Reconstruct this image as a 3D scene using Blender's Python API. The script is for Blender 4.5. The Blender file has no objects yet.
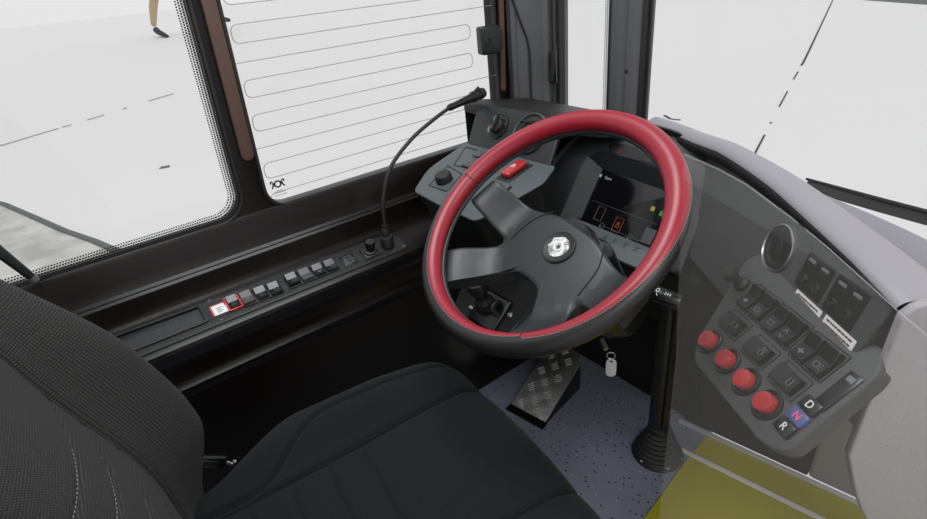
import bpy, bmesh, math, random
from mathutils import Vector, Matrix
random.seed(7)
PI = math.pi
SC = bpy.context.scene
COL = SC.collection
V = Vector

# ------------------------------------------------------------------ materials
def mat(name, col, rough=0.5, metal=0.0, spec=0.5, bump=None, coat=0.0, emit=None, estr=0.0):
    m = bpy.data.materials.new(name); m.use_nodes = True
    nt = m.node_tree; b = nt.nodes['Principled BSDF']
    b.inputs['Base Color'].default_value = (*col, 1)
    b.inputs['Roughness'].default_value = rough
    b.inputs['Metallic'].default_value = metal
    b.inputs['Specular IOR Level'].default_value = spec
    b.inputs['Coat Weight'].default_value = coat
    if emit:
        b.inputs['Emission Color'].default_value = (*emit, 1)
        b.inputs['Emission Strength'].default_value = estr
    if bump:
        scale, strength = bump
        tc = nt.nodes.new('ShaderNodeTexCoord')
        nz = nt.nodes.new('ShaderNodeTexNoise'); nz.inputs['Scale'].default_value = scale
        nz.inputs['Detail'].default_value = 3
        bp = nt.nodes.new('ShaderNodeBump'); bp.inputs['Strength'].default_value = strength
        bp.inputs['Distance'].default_value = 0.001
        nt.links.new(tc.outputs['Object'], nz.inputs['Vector'])
        nt.links.new(nz.outputs['Fac'], bp.inputs['Height'])
        nt.links.new(bp.outputs['Normal'], b.inputs['Normal'])
    return m

def lin(r, g, b):
    f = lambda c: (c / 255 / 12.92) if c / 255 <= 0.04045 else ((c / 255 + 0.055) / 1.055) ** 2.4
    return (f(r), f(g), f(b))

def fabric(name, c1, c2, scale, rough=0.9):
    """woven ribbed cloth: two tones in fine waves plus a bump"""
    m = mat(name, c1, rough, spec=0.2)
    nt = m.node_tree; b = nt.nodes['Principled BSDF']
    uv = nt.nodes.new('ShaderNodeUVMap')
    w1 = nt.nodes.new('ShaderNodeTexWave'); w1.inputs['Scale'].default_value = scale
    w1.bands_direction = 'X'; w1.inputs['Distortion'].default_value = 0.6; w1.inputs['Detail'].default_value = 1
    w2 = nt.nodes.new('ShaderNodeTexWave'); w2.inputs['Scale'].default_value = scale * 0.8
    w2.bands_direction = 'Y'; w2.inputs['Distortion'].default_value = 0.8
    mx = nt.nodes.new('ShaderNodeMath'); mx.operation = 'MULTIPLY'
    rp = nt.nodes.new('ShaderNodeMix'); rp.data_type = 'RGBA'
    rp.inputs['A'].default_value = (*c1, 1); rp.inputs['B'].default_value = (*c2, 1)
    bp = nt.nodes.new('ShaderNodeBump'); bp.inputs['Strength'].default_value = 0.6; bp.inputs['Distance'].default_value = 0.0008
    nt.links.new(uv.outputs['UV'], w1.inputs['Vector']); nt.links.new(uv.outputs['UV'], w2.inputs['Vector'])
    nt.links.new(w1.outputs['Fac'], mx.inputs[0]); nt.links.new(w2.outputs['Fac'], mx.inputs[1])
    nt.links.new(mx.outputs[0], rp.inputs['Factor']); nt.links.new(rp.outputs['Result'], b.inputs['Base Color'])
    nt.links.new(mx.outputs[0], bp.inputs['Height']); nt.links.new(bp.outputs['Normal'], b.inputs['Normal'])
    b.inputs['Sheen Weight'].default_value = 0.03
    return m

def glass(name, gloss=0.045, tint=(1, 1, 1), rough=0.0):
    m = bpy.data.materials.new(name); m.use_nodes = True
    nt = m.node_tree; nt.nodes.clear()
    out = nt.nodes.new('ShaderNodeOutputMaterial')
    t = nt.nodes.new('ShaderNodeBsdfTransparent'); t.inputs['Color'].default_value = (*tint, 1)
    g = nt.nodes.new('ShaderNodeBsdfGlossy'); g.inputs['Roughness'].default_value = rough
    ge = nt.nodes.new('ShaderNodeNewGeometry')
    dt = nt.nodes.new('ShaderNodeVectorMath'); dt.operation = 'DOT_PRODUCT'
    nt.links.new(ge.outputs['Normal'], dt.inputs[0]); nt.links.new(ge.outputs['Incoming'], dt.inputs[1])
    def mth(op, x, y=None):
        n = nt.nodes.new('ShaderNodeMath'); n.operation = op
        for i, q in enumerate((x, y)):
            if q is None: continue
            if isinstance(q, (int, float)): n.inputs[i].default_value = q
            else: nt.links.new(q, n.inputs[i])
        return n.outputs[0]
    c = mth('ABSOLUTE', dt.outputs['Value'])
    fac = mth('ADD', gloss, mth('MULTIPLY', mth('POWER', mth('SUBTRACT', 1.0, c), 5.0), 1.0 - gloss))
    mx = nt.nodes.new('ShaderNodeMixShader')
    nt.links.new(fac, mx.inputs[0])
    nt.links.new(t.outputs[0], mx.inputs[1]); nt.links.new(g.outputs[0], mx.inputs[2])
    nt.links.new(mx.outputs[0], out.inputs[0])
    return m

def frit(name):
    """printed ceramic edge of a pane: solid black that breaks up into dots away from the frame (UV.y 0..1 across, UV.x in cells)"""
    m = mat(name, (0.006, 0.006, 0.006), 0.4)
    nt = m.node_tree; b = nt.nodes['Principled BSDF']; out = nt.nodes['Material Output']
    N = nt.nodes.new; L = nt.links.new
    uv = N('ShaderNodeUVMap'); sep = N('ShaderNodeSeparateXYZ'); L(uv.outputs['UV'], sep.inputs[0])
    rows = 5
    def M(op, a, bb=None, cc=None):
        n = N('ShaderNodeMath'); n.operation = op
        for i, x in enumerate((a, bb, cc)):
            if x is None: continue
            if isinstance(x, (int, float)): n.inputs[i].default_value = x
            else: L(x, n.inputs[i])
        return n.outputs[0]
    y = M('MULTIPLY', sep.outputs[1], rows)
    row = M('FLOOR', y)
    odd = M('MULTIPLY', M('MODULO', row, 2.0), 0.5)
    x = M('ADD', sep.outputs[0], odd)
    fx = M('SUBTRACT', M('FRACT', x), 0.5); fy = M('SUBTRACT', M('FRACT', y), 0.5)
    d = M('SQRT', M('ADD', M('MULTIPLY', fx, fx), M('MULTIPLY', fy, fy)))
    r = M('SUBTRACT', 0.64, M('MULTIPLY', sep.outputs[1], 0.34))
    mask = M('LESS_THAN', d, r)
    tr = N('ShaderNodeBsdfTransparent'); mx = N('ShaderNodeMixShader')
    L(mask, mx.inputs[0]); L(tr.outputs[0], mx.inputs[1]); L(b.outputs[0], mx.inputs[2]); L(mx.outputs[0], out.inputs[0])
    return m

MT = {}
MT['black'] = mat('black_plastic', (0.0085, 0.0082, 0.008), 0.5, bump=(900, 0.25))
MT['wall'] = mat('dark_trim_plastic', (0.0062, 0.0048, 0.0042), 0.30, spec=0.25, bump=(900, 0.04))  # brown cast in the colour stands in for a brownish glass reflection
MT['matte'] = mat('matte_black', (0.005, 0.005, 0.005), 0.8)
MT['rubber'] = mat('black_rubber', (0.010, 0.010, 0.010), 0.55)
MT['dash'] = mat('charcoal_dash', (0.0070, 0.0082, 0.0088), 0.45, bump=(1600, 0.08))
MT['cluster'] = mat('cluster_grey', (0.020, 0.0235, 0.025), 0.5, bump=(1600, 0.08))
MT['greypanel'] = mat('blue_grey_panel', (0.066, 0.079, 0.085), 0.5, bump=(1600, 0.08))
MT['silver'] = mat('silver_dash_paint', lin(143, 140, 146), 0.42, bump=(1600, 0.08))
MT['lightgrey'] = mat('light_grey_leatherette', lin(150, 147, 150), 0.5, bump=(240, 0.9))
MT['console'] = mat('console_grey', (0.048, 0.049, 0.049), 0.55, bump=(1600, 0.06))
MT['rocker'] = mat('rocker_black', (0.0055, 0.006, 0.0065), 0.28)
MT['rockergrey'] = mat('rocker_grey', (0.060, 0.062, 0.064), 0.45)
MT['pillar'] = mat('pillar_grey', (0.085, 0.085, 0.088), 0.45, bump=(1000, 0.2))
MT['brown'] = mat('brown_rail', (0.085, 0.045, 0.031), 0.45)
MT['red'] = mat('red_leather', (0.27, 0.010, 0.024), 0.36, spec=0.5, bump=(1600, 0.1))
MT['leather'] = mat('black_leather', (0.009, 0.009, 0.0095), 0.42, bump=(1600, 0.1))
MT['wheelplastic'] = mat('wheel_plastic', (0.015, 0.017, 0.019), 0.42, bump=(1600, 0.12))
MT['thread'] = mat('grey_thread', (0.35, 0.33, 0.33), 0.7)
MT['redgloss'] = mat('red_gloss_plastic', (0.42, 0.012, 0.018), 0.25, coat=0.4)
MT['redbutton'] = mat('red_button', (0.36, 0.022, 0.024), 0.3, coat=0.3)
MT['chrome'] = mat('chrome', (0.8, 0.8, 0.8), 0.12, metal=1.0)
MT['metal'] = mat('brushed_metal', (0.45, 0.45, 0.45), 0.35, metal=1.0)
MT['tread'] = mat('aluminium_tread', (0.60, 0.60, 0.58), 0.40, metal=1.0)
MT['white'] = mat('white_print', (0.72, 0.72, 0.72), 0.5)
MT['paleink'] = mat('pale_icon_print', (0.13, 0.135, 0.14), 0.5)
MT['darkink'] = mat('dark_print', (0.03, 0.025, 0.025), 0.6)
MT['labelink'] = mat('faded_dark_red_print', (0.13, 0.045, 0.045), 0.6)
MT['redink'] = mat('red_print', (0.5, 0.04, 0.05), 0.6)
MT['tag'] = mat('grey_tag', (0.42, 0.43, 0.45), 0.4)
MT['screen'] = mat('dark_screen', (0.004, 0.004, 0.005), 0.12)
MT['slotglass'] = mat('smoked_lens', (0.010, 0.011, 0.012), 0.2)
MT['e_white'] = mat('display_white', (0.02, 0.02, 0.02), 0.3, emit=(0.8, 0.85, 0.9), estr=0.30)
MT['e_dim'] = mat('display_grey', (0.02, 0.02, 0.02), 0.3, emit=(0.8, 0.85, 0.95), estr=0.04)
MT['e_tan'] = mat('display_tan', (0.02, 0.02, 0.02), 0.3, emit=(1.0, 0.75, 0.45), estr=0.06)
MT['e_orange'] = mat('display_orange', (0.02, 0.02, 0.02), 0.3, emit=(1.0, 0.16, 0.02), estr=0.16)
MT['e_yellow'] = mat('display_yellow', (0.02, 0.02, 0.02), 0.3, emit=(0.9, 0.7, 0.05), estr=0.3)
MT['e_green'] = mat('display_green', (0.02, 0.02, 0.02), 0.3, emit=(0.08, 0.7, 0.03), estr=0.25)
MT['e_red'] = mat('lamp_red', (0.02, 0.0, 0.0), 0.3, emit=(1.0, 0.02, 0.03), estr=0.10)
MT['e_redkey'] = mat('key_red', (0.1, 0.0, 0.0), 0.3, emit=(1.0, 0.1, 0.14), estr=0.9)
MT['bluekey'] = mat('blue_lit_key', (0.05, 0.07, 0.20), 0.35, emit=(0.1, 0.13, 0.4), estr=0.08)
MT['glass'] = glass('window_glass', 0.012)
MT['cabglass'] = glass('cab_door_glass', 0.042)
MT['frit'] = frit('frit_dots')
MT['wire'] = mat('heating_wire', (0.30, 0.24, 0.24), 0.5)
MT['seat'] = fabric('seat_ribbed_cloth', (0.0052, 0.0062, 0.0068), (0.0135, 0.0155, 0.0165), 95)
MT['seatplain'] = fabric('seat_plain_cloth', (0.006, 0.007, 0.0075), (0.012, 0.0135, 0.014), 150)
MT['seatback'] = fabric('backrest_cloth', (0.021, 0.0205, 0.020), (0.066, 0.064, 0.062), 110)  # base tone raised to include the pale glass haze over the backrest
MT['seatseam'] = mat('seat_thread', (0.22, 0.22, 0.23), 0.8)
MT['skin'] = mat('skin', (0.50, 0.37, 0.22), 0.6)
MT['shoe'] = mat('dark_shoe', (0.035, 0.037, 0.042), 0.6)
MT['cloth'] = mat('dark_blue_cloth', (0.03, 0.04, 0.07), 0.9)
MT['shirt'] = mat('grey_shirt', (0.3, 0.3, 0.32), 0.9)
MT['hair'] = mat('brown_hair', (0.03, 0.02, 0.012), 0.7)
MT['ground'] = mat('white_ground', (0.93, 0.93, 0.935), 0.9, spec=0.1)
MT['joint'] = mat('ground_joint_dark', (0.05, 0.05, 0.052), 0.9)
MT['faint'] = mat('ground_joint_faint', (0.33, 0.33, 0.34), 0.9)
MT['kerb'] = mat('kerb_grey', (0.15, 0.16, 0.16), 0.9, bump=(30, 1.0))
MT['yellow'] = mat('yellow_vinyl', (0.36, 0.32, 0.012), 0.45, bump=(500, 0.3))
MT['aisle'] = mat('pale_aisle_vinyl', (0.42, 0.41, 0.39), 0.4)
MT['ceil'] = mat('pale_ceiling_panel', (0.55, 0.55, 0.56), 0.6)
MT['alu'] = mat('aluminium_strip', (0.62, 0.62, 0.63), 0.4, metal=0.3)

# speckled blue-grey vinyl
def vinyl():
    m = mat('speckled_vinyl', lin(122, 125, 141), 0.42)
    nt = m.node_tree; b = nt.nodes['Principled BSDF']; N = nt.nodes.new; L = nt.links.new
    tc = N('ShaderNodeTexCoord')
    def speck(scale, thr, c, prev):
        vo = N('ShaderNodeTexVoronoi'); vo.inputs['Scale'].default_value = scale; vo.inputs['Randomness'].default_value = 1
        L(tc.outputs['Object'], vo.inputs['Vector'])
        lt = N('ShaderNodeMath'); lt.operation = 'LESS_THAN'; lt.inputs[1].default_value = thr
        L(vo.outputs['Distance'], lt.inputs[0])
        sp = N('ShaderNodeSeparateXYZ'); L(vo.outputs['Color'], sp.inputs[0])
        ck = N('ShaderNodeMath'); ck.operation = 'GREATER_THAN'; ck.inputs[1].default_value = 0.45; L(sp.outputs[0], ck.inputs[0])
        mu = N('ShaderNodeMath'); mu.operation = 'MULTIPLY'; L(lt.outputs[0], mu.inputs[0]); L(ck.outputs[0], mu.inputs[1])
        mx = N('ShaderNodeMix'); mx.data_type = 'RGBA'; mx.inputs['B'].default_value = (*c, 1)
        L(mu.outputs[0], mx.inputs['Factor'])
        if prev is None: mx.inputs['A'].default_value = (*lin(122, 125, 141), 1)
        else: L(prev, mx.inputs['A'])
        return mx.outputs['Result']
    p = speck(70, 0.20, lin(35, 35, 48), None)
    p = speck(61, 0.14, lin(160, 165, 185), p)
    p = speck(48, 0.12, lin(25, 25, 32), p)
    L(p, b.inputs['Base Color'])
    return m
MT['vinyl'] = vinyl()

def asphalt():
    m = mat('pale_asphalt', (0.5, 0.5, 0.48), 0.9)
    nt = m.node_tree; b = nt.nodes['Principled BSDF']; N = nt.nodes.new; L = nt.links.new
    tc = N('ShaderNodeTexCoord'); nz = N('ShaderNodeTexNoise'); nz.inputs['Scale'].default_value = 3; nz.inputs['Detail'].default_value = 10
    cr = N('ShaderNodeValToRGB'); cr.color_ramp.elements[0].color = (0.50, 0.50, 0.48, 1); cr.color_ramp.elements[1].color = (0.74, 0.74, 0.72, 1)
    cr.color_ramp.elements[0].position = 0.36; cr.color_ramp.elements[1].position = 0.62
    L(tc.outputs['Object'], nz.inputs['Vector']); L(nz.outputs['Fac'], cr.inputs[0]); L(cr.outputs[0], b.inputs['Base Color'])
    return m
MT['asphalt'] = asphalt()

# ------------------------------------------------------------------ object helpers
OFF = {}
def tag(o, label=None, cat=None, group=None, kind=None):
    if label: o['label'] = label
    if cat: o['category'] = cat
    if group: o['group'] = group
    if kind: o['kind'] = kind
    return o

def thing(name, label, cat, loc, group=None):
    o = bpy.data.objects.new(name, None); COL.objects.link(o)
    o.empty_display_size = 0.05
    o.location = loc; OFF[o.name] = V(loc)
    return tag(o, label, cat, group)

def obj(name, bm, m, parent=None, sharp=35, label=None):
    """world-space bmesh -> ONE mesh object"""
    off = OFF[parent.name] if parent else V((0, 0, 0))
    me = bpy.data.meshes.new(name)
    bmesh.ops.recalc_face_normals(bm, faces=bm.faces)
    bmesh.ops.translate(bm, verts=bm.verts, vec=-off)
    bm.to_mesh(me); bm.free()
    me.materials.append(MT[m])
    for p in me.polygons: p.use_smooth = True
    me.set_sharp_from_angle(angle=math.radians(sharp))
    o = bpy.data.objects.new(name, me); COL.objects.link(o)
    if parent: o.parent = parent
    OFF[o.name] = off
    if label: o['label'] = label
    return o

def struct(name, bm, m, parent=None, sharp=35):
    o = obj(name, bm, m, parent, sharp)
    if not parent: o['kind'] = 'structure'
    return o

def ss(x): x = min(max(x, 0), 1); return x * x * (3 - 2 * x)

class Frame:
    def __init__(s, P, u, v):
        s.P = V(P); s.u = V(u).normalized(); s.v = V(v); s.v = (s.v - s.u * s.v.dot(s.u)).normalized(); s.n = s.u.cross(s.v)
    def at(s, a, b, c=0): return s.P + s.u * a + s.v * b + s.n * c
    def sub(s, a, b, c=0, rot=0, tilt=0, roll=0):
        u = s.u * math.cos(rot) + s.v * math.sin(rot); v = -s.u * math.sin(rot) + s.v * math.cos(rot)
        n = u.cross(v)
        v2 = v * math.cos(tilt) + n * math.sin(tilt)
        n = u.cross(v2)
        u2 = u * math.cos(roll) + n * math.sin(roll)
        return Frame(s.at(a, b, c), u2, v2)
    def mat(s):
        return Matrix(((s.u.x, s.v.x, s.n.x, s.P.x), (s.u.y, s.v.y, s.n.y, s.P.y), (s.u.z, s.v.z, s.n.z, s.P.z), (0, 0, 0, 1)))
W = Frame((0, 0, 0), (1, 0, 0), (0, 1, 0))

def merge(bm, tmp, F):
    bmesh.ops.transform(tmp, matrix=F.mat(), verts=tmp.verts)
    me = bpy.data.meshes.new('tmp'); tmp.to_mesh(me); tmp.free()
    bm.from_mesh(me); bpy.data.meshes.remove(me)
    return bm

def box(F, a0, a1, b0, b1, c0, c1, bev=0.0, seg=2, bm=None, taper=0.0):
    bm = bm or bmesh.new(); t = bmesh.new()
    bmesh.ops.create_cube(t, size=1)
    for v in t.verts:
        top = v.co.z > 0
        v.co = V((a0 + (v.co.x + .5) * (a1 - a0), b0 + (v.co.y + .5) * (b1 - b0), c0 + (v.co.z + .5) * (c1 - c0)))
        if top and taper:
            ca, cb = (a0 + a1) / 2, (b0 + b1) / 2
            v.co.x = ca + (v.co.x - ca) * (1 - taper); v.co.y = cb + (v.co.y - cb) * (1 - taper)
    if bev: bmesh.ops.bevel(t, geom=t.edges[:], offset=bev, segments=seg, affect='EDGES', profile=0.5)
    return merge(bm, t, F)

def lathe(F, prof, n=32, bm=None, cap=True, arc=2 * PI, start=0):
    """prof: list of (radius, height c)"""
    bm = bm or bmesh.new(); t = bmesh.new()
    full = abs(arc - 2 * PI) < 1e-6
    rings = []
    for r, c in prof:
        if r < 1e-6: rings.append([t.verts.new((0, 0, c))])
        else:
            k = n if full else n + 1
            rings.append([t.verts.new((r * math.cos(start + arc * i / n), r * math.sin(start + arc * i / n), c)) for i in range(k)])
    for A, B in zip(rings, rings[1:]):
        cnt = n
        for i in range(cnt):
            j = (i + 1) % n if full else i + 1
            if len(A) == 1 and len(B) == 1: continue
            if len(A) == 1: t.faces.new((A[0], B[i], B[j]))
            elif len(B) == 1: t.faces.new((A[i], A[j], B[0]))
            else: t.faces.new((A[i], A[j], B[j], B[i]))
    if cap and full:
        for R in (rings[0], rings[-1]):
            if len(R) > 2:
                try: t.faces.new(R)
                except ValueError: pass
    return merge(bm, t, F)

def catmull(pts, sub=8, closed=False):
    pts = [V(p) for p in pts]; out = []; n = len(pts)
    rng = range(n if closed else n - 1)
    for i in rng:
        if closed: p0, p1, p2, p3 = pts[i - 1], pts[i], pts[(i + 1) % n], pts[(i + 2) % n]
        else: p0, p1, p2, p3 = pts[max(i - 1, 0)], pts[i], pts[i + 1], pts[min(i + 2, n - 1)]
        for k in range(sub):
            t = k / sub
            out.append(0.5 * ((2 * p1) + (p2 - p0) * t + (2 * p0 - 5 * p1 + 4 * p2 - p3) * t * t + (3 * p1 - p0 - 3 * p2 + p3) * t ** 3))
    if not closed: out.append(pts[-1])
    return out

def tube(pts, r, seg=10, bm=None, closed=False, smooth=0, cap=True):
    """tube along world points; r a number or list"""
    bm = bm or bmesh.new()
    if smooth: pts = catmull(pts, smooth, closed)
    pts = [V(p) for p in pts]; n = len(pts)
    R = r if isinstance(r, (list, tuple)) else [r] * n
    if len(R) != n: R = [R[0] + (R[-1] - R[0]) * i / (n - 1) for i in range(n)]
    prev = None; rings = []
    for i, p in enumerate(pts):
        if closed: d = pts[(i + 1) % n] - pts[i - 1]
        else: d = pts[min(i + 1, n - 1)] - pts[max(i - 1, 0)]
        d.normalize()
        if prev is None:
            a = V((0, 0, 1)) if abs(d.z) < .9 else V((1, 0, 0))
            x = d.cross(a).normalized()
        else: x = (prev - d * prev.dot(d)).normalized()
        prev = x; y = d.cross(x)
        rings.append([bm.verts.new(p + (x * math.cos(2 * PI * k / seg) + y * math.sin(2 * PI * k / seg)) * R[i]) for k in range(seg)])
    m = n if closed else n - 1
    for i in range(m):
        A, B = rings[i], rings[(i + 1) % n]
        for k in range(seg): bm.faces.new((A[k], A[(k + 1) % seg], B[(k + 1) % seg], B[k]))
    if cap and not closed:
        bm.faces.new(rings[0][::-1]); bm.faces.new(rings[-1])
    return bm

def rr(w, h, r, cx=0, cy=0, k=5):
    out = []
    for qx, qy, a0 in ((1, 1, 0), (-1, 1, 90), (-1, -1, 180), (1, -1, 270)):
        for i in range(k + 1):
            a = math.radians(a0 + 90 * i / k)
            out.append((cx + qx * (w / 2 - r) + r * math.cos(a), cy + qy * (h / 2 - r) + r * math.sin(a)))
    return out

def round_poly(pts, r, k=5):
    out = []; n = len(pts)
    for i in range(n):
        p0, p, p1 = V(pts[i - 1]), V(pts[i]), V(pts[(i + 1) % n])
        rad = r[i] if isinstance(r, (list, tuple)) else r
        a = (p0 - p); b = (p1 - p)
        ra = min(rad, a.length * .45, b.length * .45)
        s, e = p + a.normalized() * ra, p + b.normalized() * ra
        for j in range(k + 1):
            t = j / k
            q = s * (1 - t) ** 2 + p * 2 * t * (1 - t) + e * t * t
            out.append((q.x, q.y))
    return out

def plate(F, loops, c0, c1, bev=0.0, bm=None, seg=2):
    """flat plate with holes: loops[0] outline, the others holes"""
    bm = bm or bmesh.new()
    cu = bpy.data.curves.new('tmpc', 'CURVE'); cu.dimensions = '2D'; cu.fill_mode = 'BOTH'
    h = (c1 - c0) / 2
    cu.extrude = max(h - bev, 0.0); cu.bevel_depth = bev; cu.bevel_resolution = seg if bev else 0
    cu.offset = -bev
    for lp in loops:
        sp = cu.splines.new('POLY'); sp.points.add(len(lp) - 1)
        for p, q in zip(sp.points, lp): p.co = (q[0], q[1], 0, 1)
        sp.use_cyclic_u = True
    o = bpy.data.objects.new('tmpc', cu); COL.objects.link(o)
    dg = bpy.context.evaluated_depsgraph_get()
    me = bpy.data.meshes.new_from_object(o.evaluated_get(dg))
    t = bmesh.new(); t.from_mesh(me)
    bpy.data.meshes.remove(me); bpy.data.objects.remove(o); bpy.data.curves.remove(cu)
    bmesh.ops.remove_doubles(t, verts=t.verts, dist=1e-6)
    bmesh.ops.translate(t, verts=t.verts, vec=(0, 0, (c0 + c1) / 2))
    return merge(bm, t, F)

def text(F, s, size, depth=0.0004, bm=None, align='CENTER'):
    bm = bm or bmesh.new()
    cu = bpy.data.curves.new('tmpt', 'FONT'); cu.body = s; cu.size = size; cu.extrude = depth
    cu.align_x = align; cu.align_y = 'CENTER'; cu.resolution_u = 3
    o = bpy.data.objects.new('tmpt', cu); COL.objects.link(o)
    dg = bpy.context.evaluated_depsgraph_get()
    me = bpy.data.meshes.new_from_object(o.evaluated_get(dg))
    t = bmesh.new(); t.from_mesh(me)
    bpy.data.meshes.remove(me); bpy.data.objects.remove(o); bpy.data.curves.remove(cu)
    return merge(bm, t, F)

def loft(rows, bm=None, closed=False, cap=False):
    """rows of world points -> skin"""
    bm = bm or bmesh.new()
    R = [[bm.verts.new(V(p)) for p in row] for row in rows]
    n = len(R[0])
    for A, B in zip(R, R[1:]):
        for i in range(n if closed else n - 1):
            j = (i + 1) % n
            bm.faces.new((A[i], A[j], B[j], B[i]))
    if cap:
        for r in (R[0], R[-1]):
            try: bm.faces.new(r)
            except ValueError: pass
    return bm

# ================================================================== CAMERA
CAM = V((0, 0, 1.2))
cd = bpy.data.cameras.new('camera'); cam = bpy.data.objects.new('camera', cd); COL.objects.link(cam)
fpx = 524.35
cd.sensor_width = 36; cd.sensor_fit = 'HORIZONTAL'; cd.lens = fpx / 927 * 36; cd.clip_start = 0.02; cd.clip_end = 400
r_ = V((0.606, 0.790, -0.097)); d_ = V((0.326, -0.357, -0.876)); f_ = V((-0.726, 0.499, -0.473))
f_.normalize(); r_ = (r_ - f_ * r_.dot(f_)).normalized(); d_ = f_.cross(r_)
M = Matrix(((r_.x, -d_.x, -f_.x, CAM.x), (r_.y, -d_.y, -f_.y, CAM.y), (r_.z, -d_.z, -f_.z, CAM.z), (0, 0, 0, 1)))
cam.matrix_world = M
SC.camera = cam

# ================================================================== OUTSIDE
def gz(x):
    s = min(max((-x - 7.3) / 2.3, 0), 1)
    return -.45 + 1.31 * s * s * (3 - 2 * s)
bm = bmesh.new()
xs = [120, 20, 5, 0, -3, -6, -7.2] + [-7.3 - 2.3 * i / 24 for i in range(1, 25)] + [-12, -30, -160]
loft([[(x, y, gz(x)) for y in (-160, -20, 0, 20, 60, 200)] for x in xs], bm)
ground = struct('ground', bm, 'ground')

def ground_strip(name, pts, w, m, lift=0.006):
    bm = bmesh.new()
    rows = []
    for i, p in enumerate(pts):
        p = V((*p, 0)); a = V((*pts[max(i - 1, 0)], 0)); b = V((*pts[min(i + 1, len(pts) - 1)], 0))
        d = (b - a).normalized(); s = V((-d.y, d.x, 0)) * w / 2
        rows.append([(p + s).to_tuple()[:2] + (gz((p + s).x) + lift,), (p - s).to_tuple()[:2] + (gz((p - s).x) + lift,)])
    loft(rows, bm)
    return obj(name, bm, m, ground)
jl = [(-7.029, 18.817), (-3.9, 9.9), (-3.62, 9.09), (-3.55, 8.87)]
ground_strip('pavement_joint', jl, .028, 'joint')
for a, b in (((-3.40, 8.43), (-3.22, 7.89)), ((-2.98, 7.2), (-2.72, 6.43)), ((-2.50, 5.79), (-2.48, 5.74)), ((-2.34, 5.33), (-2.02, 4.40))):
    ground_strip('pavement_joint', [a, b], .016, 'joint')
for (a, b) in (((-8.0, -2.2), (-8.19, -.72)), ((-8.185, -.73), (-8.25, -.14)), ((-8.255, -.10), (-8.262, .0)), ((-8.283, .18), (-8.303, .38)), ((-8.33, .60), (-8.338, .66)), ((-8.37, .93), (-8.405, 1.27))):
    ground_strip('pavement_joint', [a, b], .009, 'faint')
ground_strip('oil_spot', [(-7.08, .655), (-7.05, .70), (-7.045, .755)], .09, 'kerb')
ground_strip('oil_spot', [(-3.57, 5.50), (-3.42, 5.40), (-3.30, 5.41)], .03, 'joint')
# darker strip of road far ahead of the windscreen
bm = bmesh.new(); box(Frame((-5.3, 17.8, -.45), (.76, -.65, 0), (.65, .76, 0)), -1.4, 9, 0, 1.6, -.1, .01, bm=bm)
bm.verts.ensure_lookup_table()
o = struct('road_edge', bm, 'kerb')
# kerb and pale asphalt beside the cab window
bm = bmesh.new()
kp = [(-8.3, -1.36), (-7.198, -.91), (-6.4, -.66), (-5.651, -.43), (-5.1, -.23), (-4.737, -.12), (-3.6, .35), (-2.2, .9)]
rows = [[(x, y, -.445), (x, y + .01, -.425), (x - .02, y + .05 + .012 * math.sin(9 * x), -.43), (x - .03, y + .07, -.449)] for x, y in kp]
loft(rows, bm); struct('kerb', bm, 'kerb')
bm = bmesh.new()
loft([[(x, y + .02, -.44), (x, -9, -.44)] for x, y in kp], bm); struct('road', bm, 'asphalt')

# ---- walking person outside (feet at two points of the rise)
def skin_mesh(name, joints, edges, m, parent, sub=2):
    me = bpy.data.meshes.new(name)
    off = OFF[parent.name]
    me.from_pydata([V(j[0]) - off for j in joints], edges, [])
    o = bpy.data.objects.new(name, me); COL.objects.link(o); o.parent = parent; OFF[o.name] = off
    md = o.modifiers.new('skin', 'SKIN'); md.use_smooth_shade = True
    for i, j in enumerate(joints):
        r = j[1] if isinstance(j[1], tuple) else (j[1], j[1])
        me.skin_vertices[0].data[i].radius = r
    me.skin_vertices[0].data[0].use_root = True
    s = o.modifiers.new('sub', 'SUBSURF'); s.levels = sub; s.render_levels = sub
    dg = bpy.context.evaluated_depsgraph_get()
    me2 = bpy.data.meshes.new_from_object(o.evaluated_get(dg))
    o.modifiers.clear(); o.data = me2; me2.name = name
    me2.materials.clear(); me2.materials.append(MT[m])
    for p in me2.polygons: p.use_smooth = True
    return o
P0 = V((-9.40, 1.80, .84))
per = thing('person', 'person walking outside in dark shoes, bare shin seen through side window', 'person', P0)
walk = V((.12, .93, 0)).normalized(); sidev = V((walk.y, -walk.x, 0))
hip = V((-9.40, 1.80, 1.80))
kneeA = V((-9.47, 1.64, 1.42)); ankA = V((-9.47, 1.47, .985)); toeA = V((-9.42, 1.575, .865))
kneeB = V((-9.33, 1.97, 1.42)); ankB = V((-9.22, 2.26, 1.05)); toeB = V((-9.20, 2.45, .975))
hA = hip - sidev * .09; hB = hip + sidev * .09
chest = hip + V((0, 0, .42)) + walk * .03; neck = chest + V((0, 0, .17)); head = neck + V((0, 0, .12)) + walk * .02
J = [(hip, .13), (hA, .10), (kneeA, .062), ((kneeA * .62 + ankA * .38) - walk * .02, .062), (ankA, .038), (hB, .10), (kneeB, .062), ((kneeB * .62 + ankB * .38), .060), (ankB, .038),
     (hip + V((0, 0, .2)), (.13, .11)), (chest, (.16, .12)), (neck, .055), (head, (.085, .095)), (head + V((0, 0, .11)), (.07, .08)),
     (chest + sidev * .19 + V((0, 0, .04)), .06), (chest + sidev * .24 - walk * .10 - V((0, 0, .24)), .045), (chest + sidev * .25 + walk * .02 - V((0, 0, .46)), .033),
     (chest - sidev * .19 + V((0, 0, .04)), .06), (chest - sidev * .24 + walk * .08 - V((0, 0, .24)), .045), (chest - sidev * .23 + walk * .25 - V((0, 0, .42)), .033)]
E_ = [(0, 1), (1, 2), (2, 3), (3, 4), (0, 5), (5, 6), (6, 7), (7, 8), (0, 9), (9, 10), (10, 11), (11, 12), (12, 13), (10, 14), (14, 15), (15, 16), (10, 17), (17, 18), (18, 19)]
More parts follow.
